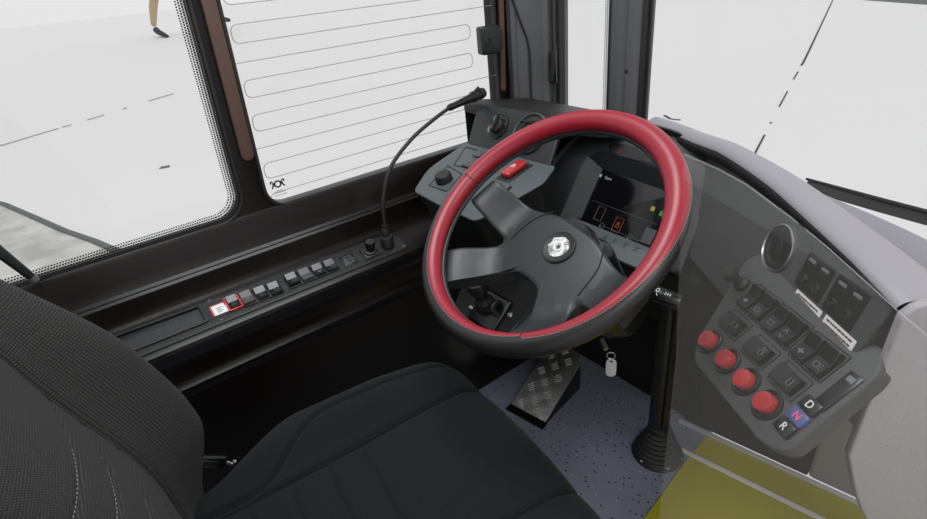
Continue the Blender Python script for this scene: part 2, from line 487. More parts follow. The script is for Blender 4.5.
skin_mesh('body', J, E_, 'skin', per)
skin_mesh('shorts', [(hip, .15), (hA, .125), (hA * .4 + kneeA * .6, .105), (hB, .125), (hB * .4 + kneeB * .6, .105), (hip + V((0, 0, .12)), .145)], [(0, 1), (1, 2), (0, 3), (3, 4), (0, 5)], 'cloth', per)
skin_mesh('shirt', [(hip + V((0, 0, .08)), (.15, .13)), (chest, (.185, .14)), (chest + V((0, 0, .1)), .10), (chest + sidev * .20 + V((0, 0, .03)), .08), (chest + sidev * .235 - walk * .06 - V((0, 0, .14)), .065), (chest - sidev * .20 + V((0, 0, .03)), .08), (chest - sidev * .235 + walk * .05 - V((0, 0, .14)), .065)],
          [(0, 1), (1, 2), (1, 3), (3, 4), (1, 5), (5, 6)], 'shirt', per)
skin_mesh('hair', [(head + V((0, 0, .10)) - walk * .02, .095), (head + V((0, 0, .02)) - walk * .06, .075)], [(0, 1)], 'hair', per)
for ank, toe in ((ankA, toeA), (ankB, toeB)):
    skin_mesh('shoe', [(ank + V((0, 0, -.0)), .052), (ank * .72 + toe * .28 - V((0, 0, .035)), (.05, .045)), (toe * .8 + ank * .2 - V((0, 0, .01)), (.048, .038)), (toe + (toe - ank).normalized() * .06, (.04, .028))], [(0, 1), (1, 2), (2, 3)], 'shoe', per)

# ================================================================== CAB FLOOR
bm = bmesh.new()
plate(W, [[(-1.2, -.9), (-.44, -.9), (-.455, .74), (-.489, .99), (-.50, 1.14), (-1.2, 1.14)]], -.04, 0, bm=bm)
struct('floor', bm, 'vinyl')
bm = bmesh.new()
plate(W, [[(-.447, .42), (.9, .42), (.9, 1.32), (-.498, 1.12), (-.487, .99), (-.453, .74)]], -.04, .0, bm=bm)
struct('floor_yellow_zone', bm, 'yellow')
bm = bmesh.new(); plate(W, [[(-.438, -2.4), (1.25, -2.4), (1.25, .418), (-.445, .418)]], -.04, .0, bm=bm); struct('floor_aisle', bm, 'aisle')
FL = Frame((-.515, 1.006, 0), (.331, .056, 0), (-.056, .331, 0))
bm = bmesh.new(); box(FL, 0, 1.4, -.007, .007, 0, .003, .001, bm=bm); struct('trim_1', bm, 'white')
bm = bmesh.new(); box(Frame((-.596, 1.088, 0), (.482, .08, 0), (-.08, .482, 0)), .02, 1.5, -.006, .004, 0, .012, .002, bm=bm); struct('trim_2', bm, 'alu')

# ================================================================== LEFT WALL + WINDOWS
FWL = Frame((-1.2, 0, 0), (0, 1, 0), (0, 0, 1))     # a = y, b = z, c = into the cab
def lean(y, z): return y + (.045 * (z - .79) if 0 < y < .6 else 0)       # the pillar between the side windows leans forward
def win_outline(y0, y1, z0, z1, r): return [(lean(y, z), z) for y, z in rr(y1 - y0, z1 - z0, r, (y0 + y1) / 2, (z0 + z1) / 2, 8)]
wA = (-.95, .241, .768, 1.80); wB = (.297, 1.014, .768, 1.80)
bm = bmesh.new()
plate(FWL, [[(-1.0, .5), (1.075, .5), (1.075, 1.95), (-1.0, 1.95)], win_outline(*wA, .055), win_outline(*wB, .05)], -.045, 0, .004, bm=bm)
wall = struct('wall_left', bm, 'wall')
def pane(name, w, r):
    bm = bmesh.new(); plate(FWL, [win_outline(*w, r)], -.009, -.005, bm=bm)
    return struct(name, bm, 'glass')
win1 = pane('window_1', (wA[0] - .01, wA[1] + .01, wA[2] - .01, wA[3] + .01), .06)
win2 = pane('window_2', (wB[0] - .01, wB[1] + .01, wB[2] - .01, wB[3] + .01), .055)
def gasket(w, r, win):
    bm = bmesh.new()
    plate(FWL, [win_outline(w[0] - .006, w[1] + .006, w[2] - .006, w[3] + .006, r + .006), win_outline(w[0] + .002, w[1] - .002, w[2] + .002, w[3] - .002, r - .002)], -.012, .003, .002, bm=bm)
    obj('rubber_seal', bm, 'rubber', win)
gasket(wA, .055, win1); gasket(wB, .05, win2)

def frit_band(w, r, width, win, cell=.0048):
    bm = bmesh.new(); uvl = bm.loops.layers.uv.new('UVMap')
    o = win_outline(*w, r); n_ = len(o)
    i_ = win_outline(w[0] + width, w[1] - width, w[2] + width, w[3] - width, max(r - width * .6, .01))
    s = 0; prev = None
    A = [bm.verts.new(FWL.at(p[0], p[1], -.0040)) for p in o]; B = [bm.verts.new(FWL.at(p[0], p[1], -.0040)) for p in i_]
    for k in range(n_):
        j = (k + 1) % n_
        L_ = (V(o[j]) - V(o[k])).length
        # split long edges for UV accuracy is not needed: affine quads
        f = bm.faces.new((A[k], A[j], B[j], B[k]))
        li = (V(i_[j]) - V(i_[k])).length
        q = (s, s + L_)
        for lp, (uu, vv) in zip(f.loops, ((q[0], 0), (q[1], 0), (q[1] - (L_ - li) / 2, 1), (q[0] + (L_ - li) / 2, 1))): lp[uvl].uv = (uu / cell, vv)
        s += L_
    return obj('dotted_border', bm, 'frit', win)
frit_band((wA[0], wA[1], wA[2], wA[3]), .055, .026, win1)

# heating wires: serpentines of five runs each, starting at the left frame edge and ending at the right
bm = bmesh.new()
def serp(z0):
    sp = .0358; r = .013; yl, yr = .306, .930
    P = [(.29, z0)]
    for k in range(5):
        z = z0 - sp * k
        last = k == 4
        if k % 2 == 0:
            if last: P += [(1.012, z)]; break
            P += [(yr - r, z)] + [(yr - r + r * math.sin(a), z - r + r * math.cos(a)) for a in (.4, .8, 1.2, PI / 2)] + [(yr - r + r * math.cos(a), z - sp + r - r * math.sin(a)) for a in (0, .4, .8, 1.2, PI / 2)]
        else:
            P += [(yl + r, z)] + [(yl + r - r * math.sin(a), z - r + r * math.cos(a)) for a in (.4, .8, 1.2, PI / 2)] + [(yl + r - r * math.cos(a), z - sp + r - r * math.sin(a)) for a in (0, .4, .8, 1.2, PI / 2)]
    tube([FWL.at(max(lean(p[0], p[1]), lean(wB[0], p[1])), p[1], -.0045) for p in P], .0009, 5, bm)
for z0 in (1.628, 1.447, 1.267, 1.0875, .908): serp(z0)
obj('heating_wire', bm, 'wire', win2)
# maker's mark and small print on the pane: ring between two hooks
def mark(F, w, bm, h=.0005):
    """ring with a hooked bar on either side, width w"""
    R = w * .20
    def band(pts, r): tube([F.at(x, y, h) for x, y in pts], r, 6, bm)
    t = w * .055
    band([(R * math.cos(a), R * math.sin(a)) for a in [2 * PI * i / 24 for i in range(25)]], t)
    for s in (1, -1):
        band([(s * (R * 1.72 + R * .5 * math.cos(a)), R * .62 + R * .5 * math.sin(a)) for a in [-.3 + i * .45 for i in range(6)]], t)
        band([(s * R * 1.28, R * .75), (s * R * 1.45, R * .2), (s * R * 1.6, -R * .35), (s * R * 1.95, -R * .95), (s * R * 2.2, -R * 1.0)], t)
    return bm
FMK = Frame(FWL.at(.330, .819, -.0045), FWL.u, FWL.v)
bm = bmesh.new(); mark(FMK, .036, bm); obj('printed_mark', bm, 'darkink', win2)
bm = bmesh.new()
for i, (w_, z_) in enumerate(((.014, -.0165), (.026, -.0215), (.030, -.0275))):
    x = -w_ / 2
    while x < w_ / 2:
        l = random.uniform(.002, .005); box(FMK, x, x + l, z_, z_ + .0016, 0, .0004, bm=bm); x += l + .0012
obj('small_print', bm, 'wire', win2)

# brown guide rails beside the second window
def rail(y0, y1, label):
    bm = bmesh.new(); w = y1 - y0
    plate(FWL, [[(y0 + .045, 1.94), (y0, .905)] + [((y0 + y1) / 2 - w / 2 * math.cos(a), .905 - w / 2 * math.sin(a)) for a in [PI * i / 8 for i in range(1, 8)]] + [(y1, .905), (y1 + .045, 1.94)]], .002, .014, .003, bm=bm)
    tag(obj('blind_rail', bm, 'brown'), label, 'rail', 'blind guide rails')
rail(.266, .294, 'brown round-ended blind guide rail on the wide window pillar')
rail(1.017, 1.031, 'brown blind guide rail at the front edge of the wired window')

# side trim below the windows: extruded profile
PR = [(-1.199, .772), (-1.194, .762), (-1.186, .722), (-1.176, .700), (-1.168, .694), (-1.158, .6985), (-1.150, .7035), (-1.143, .7035), (-1.138, .699), (-1.137, .690), (-1.137, .664), (-1.134, .652), (-1.127, .644),
      (-1.04, .6185), (-1.033, .613), (-1.031, .606), (-1.036, .597), (-1.052, .575), (-1.058, .560), (-1.060, .525), (-1.056, .513), (-1.050, .506), (-1.052, .496), (-1.062, .488), (-1.074, .470), (-1.078, .40), (-1.085, 0), (-1.2, 0)]
PRs = [(p.x, p.y) for p in [V((a, b)) for a, b in PR]]
bm = bmesh.new()
loft([[(x, y, z) for x, z in PRs] for y in (-.95, -.2, .3, .6, 1.06)], bm, closed=True, cap=True)
struct('trim_3', bm, 'wall', sharp=28)

# ---------------------------------------------------------------- side switch panel
FS = Frame((-1.04, 0, .6185), (0, 1, 0), (-.085, 0, .025))   # a = y, b = up the slope (0..0.0886), c = out
sp = thing('side_switch_panel', 'long narrow black switch panel set along the wall ledge below the side windows', 'switch panel', FS.at(.2, .04, 0))
bm = bmesh.new()
plate(FS, [round_poly([(-.2, .004), (.556, .004), (.556, .055), (.545, .078), (-.2, .084)], .008), round_poly([(-.12, .028), (.072, .028), (.072, .076), (-.12, .080)], .004)], 0, .003, .001, bm=bm)
obj('faceplate', bm, 'black', sp)
bm = bmesh.new()
plate(FS, [round_poly([(-.126, .022), (.080, .022), (.080, .079), (-.126, .086)], .005), round_poly([(-.12, .027), (.074, .027), (.074, .074), (-.12, .080)], .003)], .002, .0065, .0012, bm=bm)
slot = obj('storage_slot_rim', bm, 'black', sp)
bm = bmesh.new(); box(FS, -.122, .0745, .0265, .077, .0005, .0015, bm=bm); obj('slot_floor', bm, 'slotglass', slot)

def rocker(F, w, h, parent, m='rocker', icon=None, t=.006, frame=None, fm='black', pressed=.10):
    """F: frame at the switch centre. Rocker cap with two sloping halves"""
    if frame:
        bm = bmesh.new(); plate(F, [rr(w + frame * 2, h + frame * 2, .003), rr(w + .0008, h + .0008, .002)], 0, t * .55, .0006, bm=bm)
        obj('switch_surround', bm, fm, parent)
    bm = bmesh.new()
    rows = []
    W2, H2 = w / 2, h / 2
    for (a, c0, c1, ins) in ((-H2, 0, 0, 0), (-H2, t * .9, t * .9, 0), (-H2 * .93, t * 1.0, 0, .0006), (0.06 * H2, t * .62, 0, .0006), (H2 * .90, t * 1.35, 0, .0006), (H2, t * 1.2, 0, 0), (H2, 0, 0, 0)):
        rows.append([F.at(-W2, a, 0), F.at(-W2, a, c0 * .9), F.at(-W2 + .0010, a, c0), F.at(W2 - .0010, a, c0), F.at(W2, a, c0 * .9), F.at(W2, a, 0)])
    loft(rows, bm)
    r = obj('rocker_switch', bm, m, parent, sharp=28)
    if icon:
        bm = bmesh.new(); icon(F.sub(0, -H2 * .45, t * .86 + .0004), min(w, h), bm)
        obj('symbol', bm, 'paleink', r)
    return r
def ic_bar(F, s, bm):
    box(F, -s * .22, s * .22, -s * .05, s * .05, 0, .0003, bm=bm); box(F, -s * .05, s * .05, -s * .16, s * .16, 0, .0003, bm=bm)
def ic_lamp(F, s, bm):
    tube([F.at(s * .16 * math.cos(a), s * .16 * math.sin(a), .0002) for a in [i * PI / 6 for i in range(13)]], s * .025, 4, bm)
    for k in (-1, 0, 1): box(F, s * .22, s * .36, k * s * .13 - s * .02, k * s * .13 + s * .02, 0, .0003, bm=bm)
def ic_arrow(F, s, bm):
    for q in (1, -1):
        tube([F.at(-s * .14, q * s * .10, .0002), F.at(0, q * s * .28, .0002), F.at(s * .14, q * s * .10, .0002)], s * .03, 4, bm)
def ic_box(F, s, bm):
    tube([F.at(-s * .2, -s * .12, .0002), F.at(s * .2, -s * .12, .0002), F.at(s * .2, s * .12, .0002), F.at(-s * .2, s * .12, .0002), F.at(-s * .2, -s * .12, .0002)], s * .025, 4, bm)
def ic_word(F, s, bm): text(F, 'STOP', s * .26, .0002, bm)

icons = [ic_bar, ic_lamp, ic_box, ic_arrow]
# first group: one rocker in a red surround, then three
for y, m, k in ((.138, 'rocker', None), (.1668, 'rockergrey', ic_bar), (.1965, 'rocker', ic_box), (.2258, 'rocker', ic_lamp)):
    F = FS.sub(y, .046 - .10 * (y - .138), .003)
    if k is None: rocker(F, .022, .035, sp, m, ic_box, .008, .0045, 'redgloss')
    else: rocker(F, .0235, .035, sp, m, k, .008)
for y, m, k in ((.2700, 'rocker', ic_lamp), (.3010, 'rockergrey', ic_box), (.3322, 'rocker', ic_bar), (.3620, 'rocker', ic_lamp)):
    F = FS.sub(y, .0445 - .05 * (y - .27), .003)
    rocker(F, .0245, .035, sp, m, k, .008)
for a0, a1, b in ((.153, .241, .0405), (.2545, .3775, .0415)):
    bm = bmesh.new(); plate(FS, [rr(a1 - a0, .042, .006, (a0 + a1) / 2, b), rr(a1 - a0 - .005, .0375, .004, (a0 + a1) / 2, b)], .0025, .006, .001, bm=bm)
    obj('group_frame', bm, 'dash', sp)
# warning sticker
bm = bmesh.new(); FST = FS.sub(.107, .046, .0031); box(FST, -.0155, .0155, -.016, .016, 0, .0006, bm=bm)
st = obj('warning_sticker', bm, 'white', sp, label='white sticker with a red edge')
bm = bmesh.new()
box(FST, -.0155, -.0120, -.016, .016, .0006, .0009, bm=bm); box(FST, -.0155, .0155, .0135, .016, .0006, .0009, bm=bm); box(FST, .0135, .0155, .004, .016, .0006, .0009, bm=bm)
obj('red_edge', bm, 'redink', st)
bm = bmesh.new()
for k in range(4): box(FST, -.004, .004 + .004 * (k % 2), -.011 + k * .0045, -.0095 + k * .0045, .0006, .0009, bm=bm)
obj('sticker_print', bm, 'rockergrey', st)
# diagram socket plate
bm = bmesh.new(); FI = FS.sub(.4085, .039, .003); box(FI, -.017, .017, -.018, .018, 0, .002, .0008, bm=bm)
ip = obj('diagram_plate', bm, 'rocker', sp)
bm = bmesh.new()
FI2 = FI.sub(0, 0, .0022)
for q in (-.007, .007):
    tube([FI2.at(q + .004 * math.cos(a), .004 * math.sin(a)) for a in [i * PI / 6 for i in range(13)]], .0006, 4, bm)
    tube([FI2.at(q, -.013), FI2.at(q, -.005)], .0006, 4, bm); tube([FI2.at(q, .013), FI2.at(q, .005)], .0006, 4, bm)
tube([FI2.at(-.012, .012), FI2.at(.012, .012)], .0006, 4, bm); tube([FI2.at(-.012, -.012), FI2.at(.012, -.012)], .0006, 4, bm)
obj('diagram_lines', bm, 'paleink', ip)
# mirror knob on a square base
FK = FS.sub(.466, .036, .003)
bm = bmesh.new(); box(FK, -.021, .021, -.020, .020, 0, .004, .0015, bm=bm); lathe(FK, [(.017, .004), (.017, .008), (.014, .010), (0, .010)], 24, bm); kb = obj('knob_base', bm, 'black', sp)
bm = bmesh.new(); lathe(FK, [(.0105, .010), (.0105, .018), (.0120, .020), (.0120, .031), (.0105, .034), (0, .0345)], 24, bm); obj('selector_knob', bm, 'rocker', kb)
for y, b in ((.1015, .013), (.099, .080), (.547, .012), (.535, .074)):
    bm = bmesh.new(); lathe(FS.sub(y, b, .003), [(.0042, 0), (.0042, .0012), (.0030, .002), (0, .0015)], 10, bm)
    obj('screw', bm, 'rockergrey', sp)

# ---------------------------------------------------------------- gooseneck microphone standing on the panel
mc = thing('gooseneck_microphone', 'black gooseneck microphone bending up from the ledge towards the dash', 'microphone', FS.at(.5145, .034, .003))
FM = FS.sub(.5145, .034, .003)
bm = bmesh.new(); lathe(Frame(FM.P, (1, 0, 0), (0, 1, 0)), [(.0165, .0), (.0165, .024), (.015, .027), (.010, .028), (.010, .045), (.008, .048), (0, .048)], 24, bm); obj('base_socket', bm, 'rubber', mc)
bx = FM.P.x
stalk = [(bx, FM.P.y, FM.P.z + .04), (bx - .003, .518, .690), (bx - .008, .528, .745), (bx - .015, .565, .815), (bx - .024, .640, .866), (bx - .032, .722, .898), (bx - .040, .775, .912)]
bm = bmesh.new(); tube(stalk, .0048, 10, bm, smooth=8)
for p, q in ((stalk[0], stalk[1]),):
    for t in (.25, .6): 
        c = V(p).lerp(V(q), t); tube([c - V((0, 0, .005)), c + V((0, 0, .005))], .0072, 10, bm)
obj('flexible_stalk', bm, 'rubber', mc)
bm = bmesh.new(); a, b = V(stalk[-1]), V((bx - .056, .900, .924)); d = (b - a)
tube([a - d * .05, a, a + d * .1, a + d * .55, a + d * .62, a + d * .98, b], [.007, .009, .0085, .0105, .013, .013, .010], 14, bm)
mh = obj('microphone_head', bm, 'rocker', mc)
bm = bmesh.new(); tube([a + d * .66, a + d * .72], .0145, 14, bm); tube([a + d * .84, a + d * .92], .0148, 14, bm); tube([a + d * .75 + V((0, 0, .012)), a + d * .85 + V((0, 0, .018))], .004, 8, bm)
obj('clip_ring', bm, 'rubber', mh)

# ================================================================== FRONT: pillars, windscreen, bulkhead
def prism(poly, z0, z1, bm=None): return loft([[(x, y, z) for x, y in poly] for z in (z0, z1)], bm, closed=True, cap=True)
bm = bmesh.new()
prism([(-1.24, 1.056), (-1.192, 1.056), (-1.184, 1.060), (-1.180, 1.070), (-1.187, 1.077), (-1.178, 1.088), (-1.168, 1.11), (-1.156, 1.138), (-1.152, 1.150), (-1.142, 1.160), (-1.150, 1.178), (-1.153, 1.186), (-1.142, 1.190), (-1.139, 1.21), (-1.15, 1.25), (-1.24, 1.25)], .5, 1.95, bm)
trimA = struct('trim_4', bm, 'pillar', sharp=20)
bm = bmesh.new()
prism([(-1.1415, 1.1885), (-1.131, 1.193), (-1.130, 1.215), (-1.139, 1.215)], .5, 1.95, bm); obj('rubber_edge', bm, 'rubber', trimA)
bm = bmesh.new(); prism([(-1.198, 1.050), (-1.190, 1.050), (-1.186, 1.058), (-1.19, 1.064)], .5, 1.95, bm); obj('rubber_seal', bm, 'rubber', trimA)
bm = bmesh.new()
prism([(-.958, 1.2), (-.944, 1.18), (-.928, 1.172), (-.908, 1.170), (-.893, 1.176), (-.880, 1.172), (-.866, 1.178), (-.856, 1.195), (-.852, 1.21), (-.86, 1.25), (-.95, 1.25)], .5, 1.95, bm)
trimB = struct('trim_5', bm, 'pillar', sharp=20)
bm = bmesh.new(); prism([(-.961, 1.198), (-.945, 1.1795), (-.937, 1.1765), (-.941, 1.205)], .5, 1.95, bm); prism([(-.8565, 1.1925), (-.846, 1.199), (-.843, 1.215), (-.856, 1.215)], .5, 1.95, bm); obj('rubber_edge', bm, 'rubber', trimB)
bm = bmesh.new(); lathe(Frame((-.880, 1.1735, .945), (1, 0, 0), (0, 0, 1)), [(.005, 0), (.005, .002), (.003, .003), (0, .002)], 10, bm); obj('screw', bm, 'matte', trimB)
bm = bmesh.new(); box(W, -1.138, -.945, 1.205, 1.211, .55, 1.95, bm=bm); struct('window_3', bm, 'glass')
bm = bmesh.new(); box(W, -.853, 1.3, 1.206, 1.212, .60, 1.95, bm=bm); struct('window_4', bm, 'glass')
FF = Frame((0, 1.204, 0), (1, 0, 0), (0, 0, 1))
def strip(x0, x1, zb, zt, name, flip):
    bm = bmesh.new(); uvl = bm.loops.layers.uv.new('UVMap')
    q = [(x0, zb), (x1, zb), (x1, zt), (x0, zt)]
    vs = [bm.verts.new((x, 1.2045, z)) for x, z in q]; f = bm.faces.new(vs)
    L_ = (zt - zb) / .0058
    uv = [(0, 1), (0, 0), (L_, 0), (L_, 1)] if flip else [(0, 0), (0, 1), (L_, 1), (L_, 0)]
    for lp, c in zip(f.loops, uv): lp[uvl].uv = c
    return bm
obj('dotted_border', strip(-.980, -.950, .6, 1.94, '', True), 'frit', bpy.data.objects['window_3'])
obj('dotted_border', strip(-.850, -.832, .6, 1.94, '', False), 'frit', bpy.data.objects['window_4'])

# bulkheads below the windscreen
bm = bmesh.new(); box(W, -1.2, -.56, 1.12, 1.22, 0, .60, .004, bm=bm); struct('wall_front', bm, 'matte')
FWF = Frame((-.60, 1.10, 0), (.482, .08, 0), (0, 0, 1))
bm = bmesh.new(); box(FWF, .345, 1.75, 0, .60, -.10, 0, .012, 3, bm=bm); struct('wall_entrance', bm, 'lightgrey')
bm = bmesh.new(); box(FWF, .03, .345, 0, .60, -.10, -.004, .004, 2, bm=bm); struct('wall_footwell', bm, 'black')
# moulded ledge under the windscreen, swept like the dash
LP = catmull([(-.78, 1.34), (-.60, 1.30), (-.38, 1.205), (-.185, 1.105), (.05, .93), (.30, .70)], 6)
bm = bmesh.new(); rows = []
for i, p in enumerate(LP):
    a, b = LP[max(i - 1, 0)], LP[min(i + 1, len(LP) - 1)]; d = (b - a).normalized(); o = V((-d.y, d.x))
    if o.y < 0: o = -o
    q = lambda k, z: (p.x + o.x * k, p.y + o.y * k, z)
    rows.append([q(-.065, .55), q(-.065, .664), q(-.060, .676), q(-.03, .708), q(-.006, .722), q(.0, .720), q(.004, .712), q(.004, .55)])
loft(rows, bm); struct('trim_6', bm, 'silver', sharp=40)

# windscreen wiper outside
wp = thing('windscreen_wiper', 'black windscreen wiper lying across the outside of the windscreen', 'wiper', (-.3, 1.30, .66))
bm = bmesh.new()
tube([(-.462, 1.30, .712), (-.40, 1.30, .706), (-.30, 1.30, .698), (-.15, 1.30, .688), (.1, 1.30, .672)], [.003, .0045, .005, .005, .004], 8, bm)
loft([[(x, 1.262, z - .010), (x, 1.292, z), (x, 1.298, z)] for x, z in ((-.455, .710), (-.30, .696), (.1, .669))], bm)
obj('wiper_blade', bm, 'rubber', wp)
bm = bmesh.new()
tube([(-.455, 1.305, .708), (-.40, 1.31, .694), (-.33, 1.315, .682), (-.20, 1.32, .664), (.1, 1.33, .63)], [.003, .005, .006, .008, .010], 8, bm)
box(Frame((-.345, 1.312, .682), (1, 0, -.09), (0, 0, 1)), -.035, .045, -.010, .008, -.006, .004, .003, bm=bm)
obj('wiper_arm', bm, 'rocker', wp)

# cables and latch on the left windscreen pillar
bm = bmesh.new(); tube([(-1.182, 1.05, 1.35), (-1.180, 1.056, 1.15), (-1.166, 1.10, 1.03), (-1.162, 1.104, 1.0), (-1.162, 1.104, .80)], .0028, 8, bm)
tag(obj('pillar_cable', bm, 'rubber'), 'thin black cable running down the grey windscreen pillar', 'cable')
lt = thing('pillar_latch', 'black lever latch on grey pillar left of the quarter window', 'latch', (-1.128, 1.155, .95))
FLt = Frame((-1.126, 1.160, .955), (.78, .62, 0), (0, 0, 1))
bm = bmesh.new(); box(FLt, -.012, .012, -.055, .035, -.008, .010, .004, bm=bm); lb = obj('latch_body', bm, 'rocker', lt)
bm = bmesh.new(); tube([FLt.at(-.006, -.045, .014), FLt.at(.004, .02, .018), FLt.at(.012, .05, .012)], [.007, .006, .004], 8, bm, smooth=4); obj('lever', bm, 'rubber', lt)
bm = bmesh.new(); tube([FLt.at(.002, .03, .004), FLt.at(.0, .5, .004)], .0035, 8, bm); obj('pull_rod', bm, 'rubber', lt)
# small black box on a cord at the front edge of the wired window
bxo = thing('blind_motor_box', 'small black box with round eye hanging on a cord before the wired window', 'box', (-1.172, .962, 1.04))
FB = Frame((-1.170, .962, 1.045), (.25, .97, 0), (0, 0, 1))
bm = bmesh.new(); box(FB, -.026, .028, -.036, .034, -.02, .018, .006, 3, bm=bm); bb = obj('housing', bm, 'dash', bxo)
bm = bmesh.new(); lathe(FB.sub(-.010, 0, .018), [(.011, 0), (.011, .003), (.007, .004), (.006, .001), (0, .001)], 20, bm); obj('round_eye', bm, 'rubber', bb)
bm = bmesh.new(); box(FB, .028, .044, -.028, .022, -.016, .006, .004, bm=bm); obj('bracket', bm, 'rubber', bxo)
bm = bmesh.new(); tube([FB.at(-.003, .03, 0), FB.at(-.006, .6, 0)], .0017, 6, bm); tube([FB.at(-.0, -.03, 0), FB.at(.006, -.145, 0)], .0017, 6, bm); obj('cord', bm, 'rubber', bxo)

# ================================================================== DASHBOARD
db = thing('dashboard', 'charcoal dashboard with silver edge wrapping round the driver', 'dashboard', (-.62, .98, .6))
# --- swept top edge: black on the left, silver from the windscreen pillar on
def section(p, o, z): return lambda k, dz: (p.x + o.x * k, p.y + o.y * k, z + dz)
path = [(-.72, 1.045), (-.64, 1.015), (-.57, .977), (-.495, .94), (-.426, .893), (-.345, .832), (-.267, .763), (-.173, .678), (-.108, .617)]
SP = catmull(path, 5)
def sweep(pts, prof, z=.845):
    rows = []
    for i, p in enumerate(pts):
        a, b = pts[max(i - 1, 0)], pts[min(i + 1, len(pts) - 1)]; d = (b - a).normalized(); o = V((-d.y, d.x))
        if o.y < 0: o = -o
        s = section(p, o, z if not callable(z) else z(i / (len(pts) - 1)))
        rows.append([s(*q) for q in prof])
    return rows
LIFT = [.010, .012, .016, .021, .021, .019, .016, .011, .003]
rows = []; rowsB = []
for i, p in enumerate(SP):
    t = i / (len(SP) - 1); q = t * (len(LIFT) - 1); k = min(int(q), len(LIFT) - 2); lf = LIFT[k] + (LIFT[k + 1] - LIFT[k]) * (q - k)
    a, b = SP[max(i - 1, 0)], SP[min(i + 1, len(SP) - 1)]; d = (b - a).normalized(); o = V((-d.y, d.x))
    if o.y < 0: o = -o
    wd = .85 + .60 * t * t
    z0 = .847 + lf + .006 * max(0, 1 - 3 * t)
    rows.append([(p.x + o.x * k_ * wd, p.y + o.y * k_ * wd, z0 + dz) for k_, dz in ((.0, -.002), (.0005, .001), (.004, .006), (.012, .010), (.024, .012), (.036, .010), (.046, .004), (.052, -.006), (.054, -.03), (.054, -.28))])
    rowsB.append([(p.x + o.x * k_, p.y + o.y * k_, z) for k_, z in ((.001, .846), (-.0015, .850), (-.001, z0 - .004), (.003, z0 - .0005))])
bm = bmesh.new(); loft(rows, bm)
obj('silver_edge', bm, 'silver', db, sharp=50, label='silver rolled edge of the dashboard')
bm = bmesh.new(); loft(rowsB, bm); obj('black_lining', bm, 'black', db, sharp=50)
# light grey end wall of the dash beside the entrance
FE = Frame((-.108, .617, 0), (.65, .76, 0), (0, 0, 1))
bm = bmesh.new(); plate(FE, [round_poly([(-.004, .640), (.03, .545), (.14, .37), (.34, .20), (.40, .20), (.40, .72), (.12, .80), (.064, .845), (.052, .858), (.030, .863), (.012, .860), (.0, .846)], [.002, .06, .06, .02, .02, .03, .03, .01, .01, .01, .01, .005])], 0, .012, .003, bm=bm)
ep = obj('end_panel', bm, 'lightgrey', db, label='light grey end panel of the dashboard')
bm = bmesh.new(); tube([FE.at(.022, .580, .0005), FE.at(.035, .589, .0003), FE.at(.07, .608, .0003), FE.at(.098, .6235, .0003), FE.at(.2, .66, .0003), FE.at(.4, .70, .0003)], .0014, 5, bm, smooth=4); obj('panel_seam', bm, 'matte', ep)

# --- left upper dash: dial and vent panel
t_ = .62
FV = Frame((-1.1, .81, .811), (1, 0, 0), (0, math.sin(t_), math.cos(t_)))    # n faces the driver? u x v = (0,-cos,sin)
bm = bmesh.new()
plate(FV, [round_poly([(.000, -.004), (-.020, .098), (-.012, .108), (.20, .114), (.285, .085), (.30, -.004)], [.004, .01, .008, .02, .02, .004])], -.012, 0, .003, bm=bm)
obj('dial_panel', bm, 'dash', db)
# black top cover behind that panel
TP = catmull([(-1.165, .865), (-1.06, .875), (-.95, .893), (-.86, .915), (-.78, .955), (-.70, 1.03)], 5)
bm = bmesh.new()
rows = []
for i, p in enumerate(TP):
    f = i / (len(TP) - 1); z = .895 - .040 * f
    rows.append([(p.x, p.y - .006, z - .018), (p.x, p.y - .008, z - .004), (p.x, p.y - .002, z + .004), (p.x, p.y + .012, z + .007), (p.x - .01 * f, p.y + .06, z + .002), (p.x - .02 * f, 1.10 + .08 * f, z - .03), (p.x - .02 * f, 1.16, z - .05), (p.x - .02 * f, 1.16, z - .3)])
loft(rows, bm); obj('top_cover', bm, 'black', db, sharp=50)
bm = bmesh.new(); loft([[(-1.165, .859, .877), (-1.165, .859, .6)], [(-1.165, 1.16, .86), (-1.165, 1.16, .6)]], bm); obj('side_cheek', bm, 'dash', db)
# rotary light switch
FD = FV.sub(.086, .062, 0)
bm = bmesh.new(); lathe(FD, [(.034, 0), (.034, .003), (.031, .004), (.028, .0015), (0, .0015)], 36, bm); ds = obj('light_switch_dial', bm, 'rocker', db)
bm = bmesh.new(); lathe(FD, [(.020, .0015), (.019, .010), (.017, .012), (0, .012)], 28, bm); box(FD, -.006, .006, -.020, .022, .008, .021, .003, bm=bm); dk = obj('turn_knob', bm, 'rubber', ds)
bm = bmesh.new(); box(FD, -.002, .002, .008, .018, .0208, .0215, bm=bm); obj('pointer_line', bm, 'paleink', dk)
bm = bmesh.new(); box(FD, -.003, .003, -.014, -.006, .0208, .0215, bm=bm); obj('indicator_light', bm, 'e_orange', dk)
bm = bmesh.new()
for a in (20, 55, 90, 125, 180): lathe(FD.sub(.026 * math.cos(math.radians(a)), .026 * math.sin(math.radians(a)), .002), [(.0016, 0), (.0016, .0012), (0, .0012)], 8, bm)
obj('symbols', bm, 'paleink', ds)
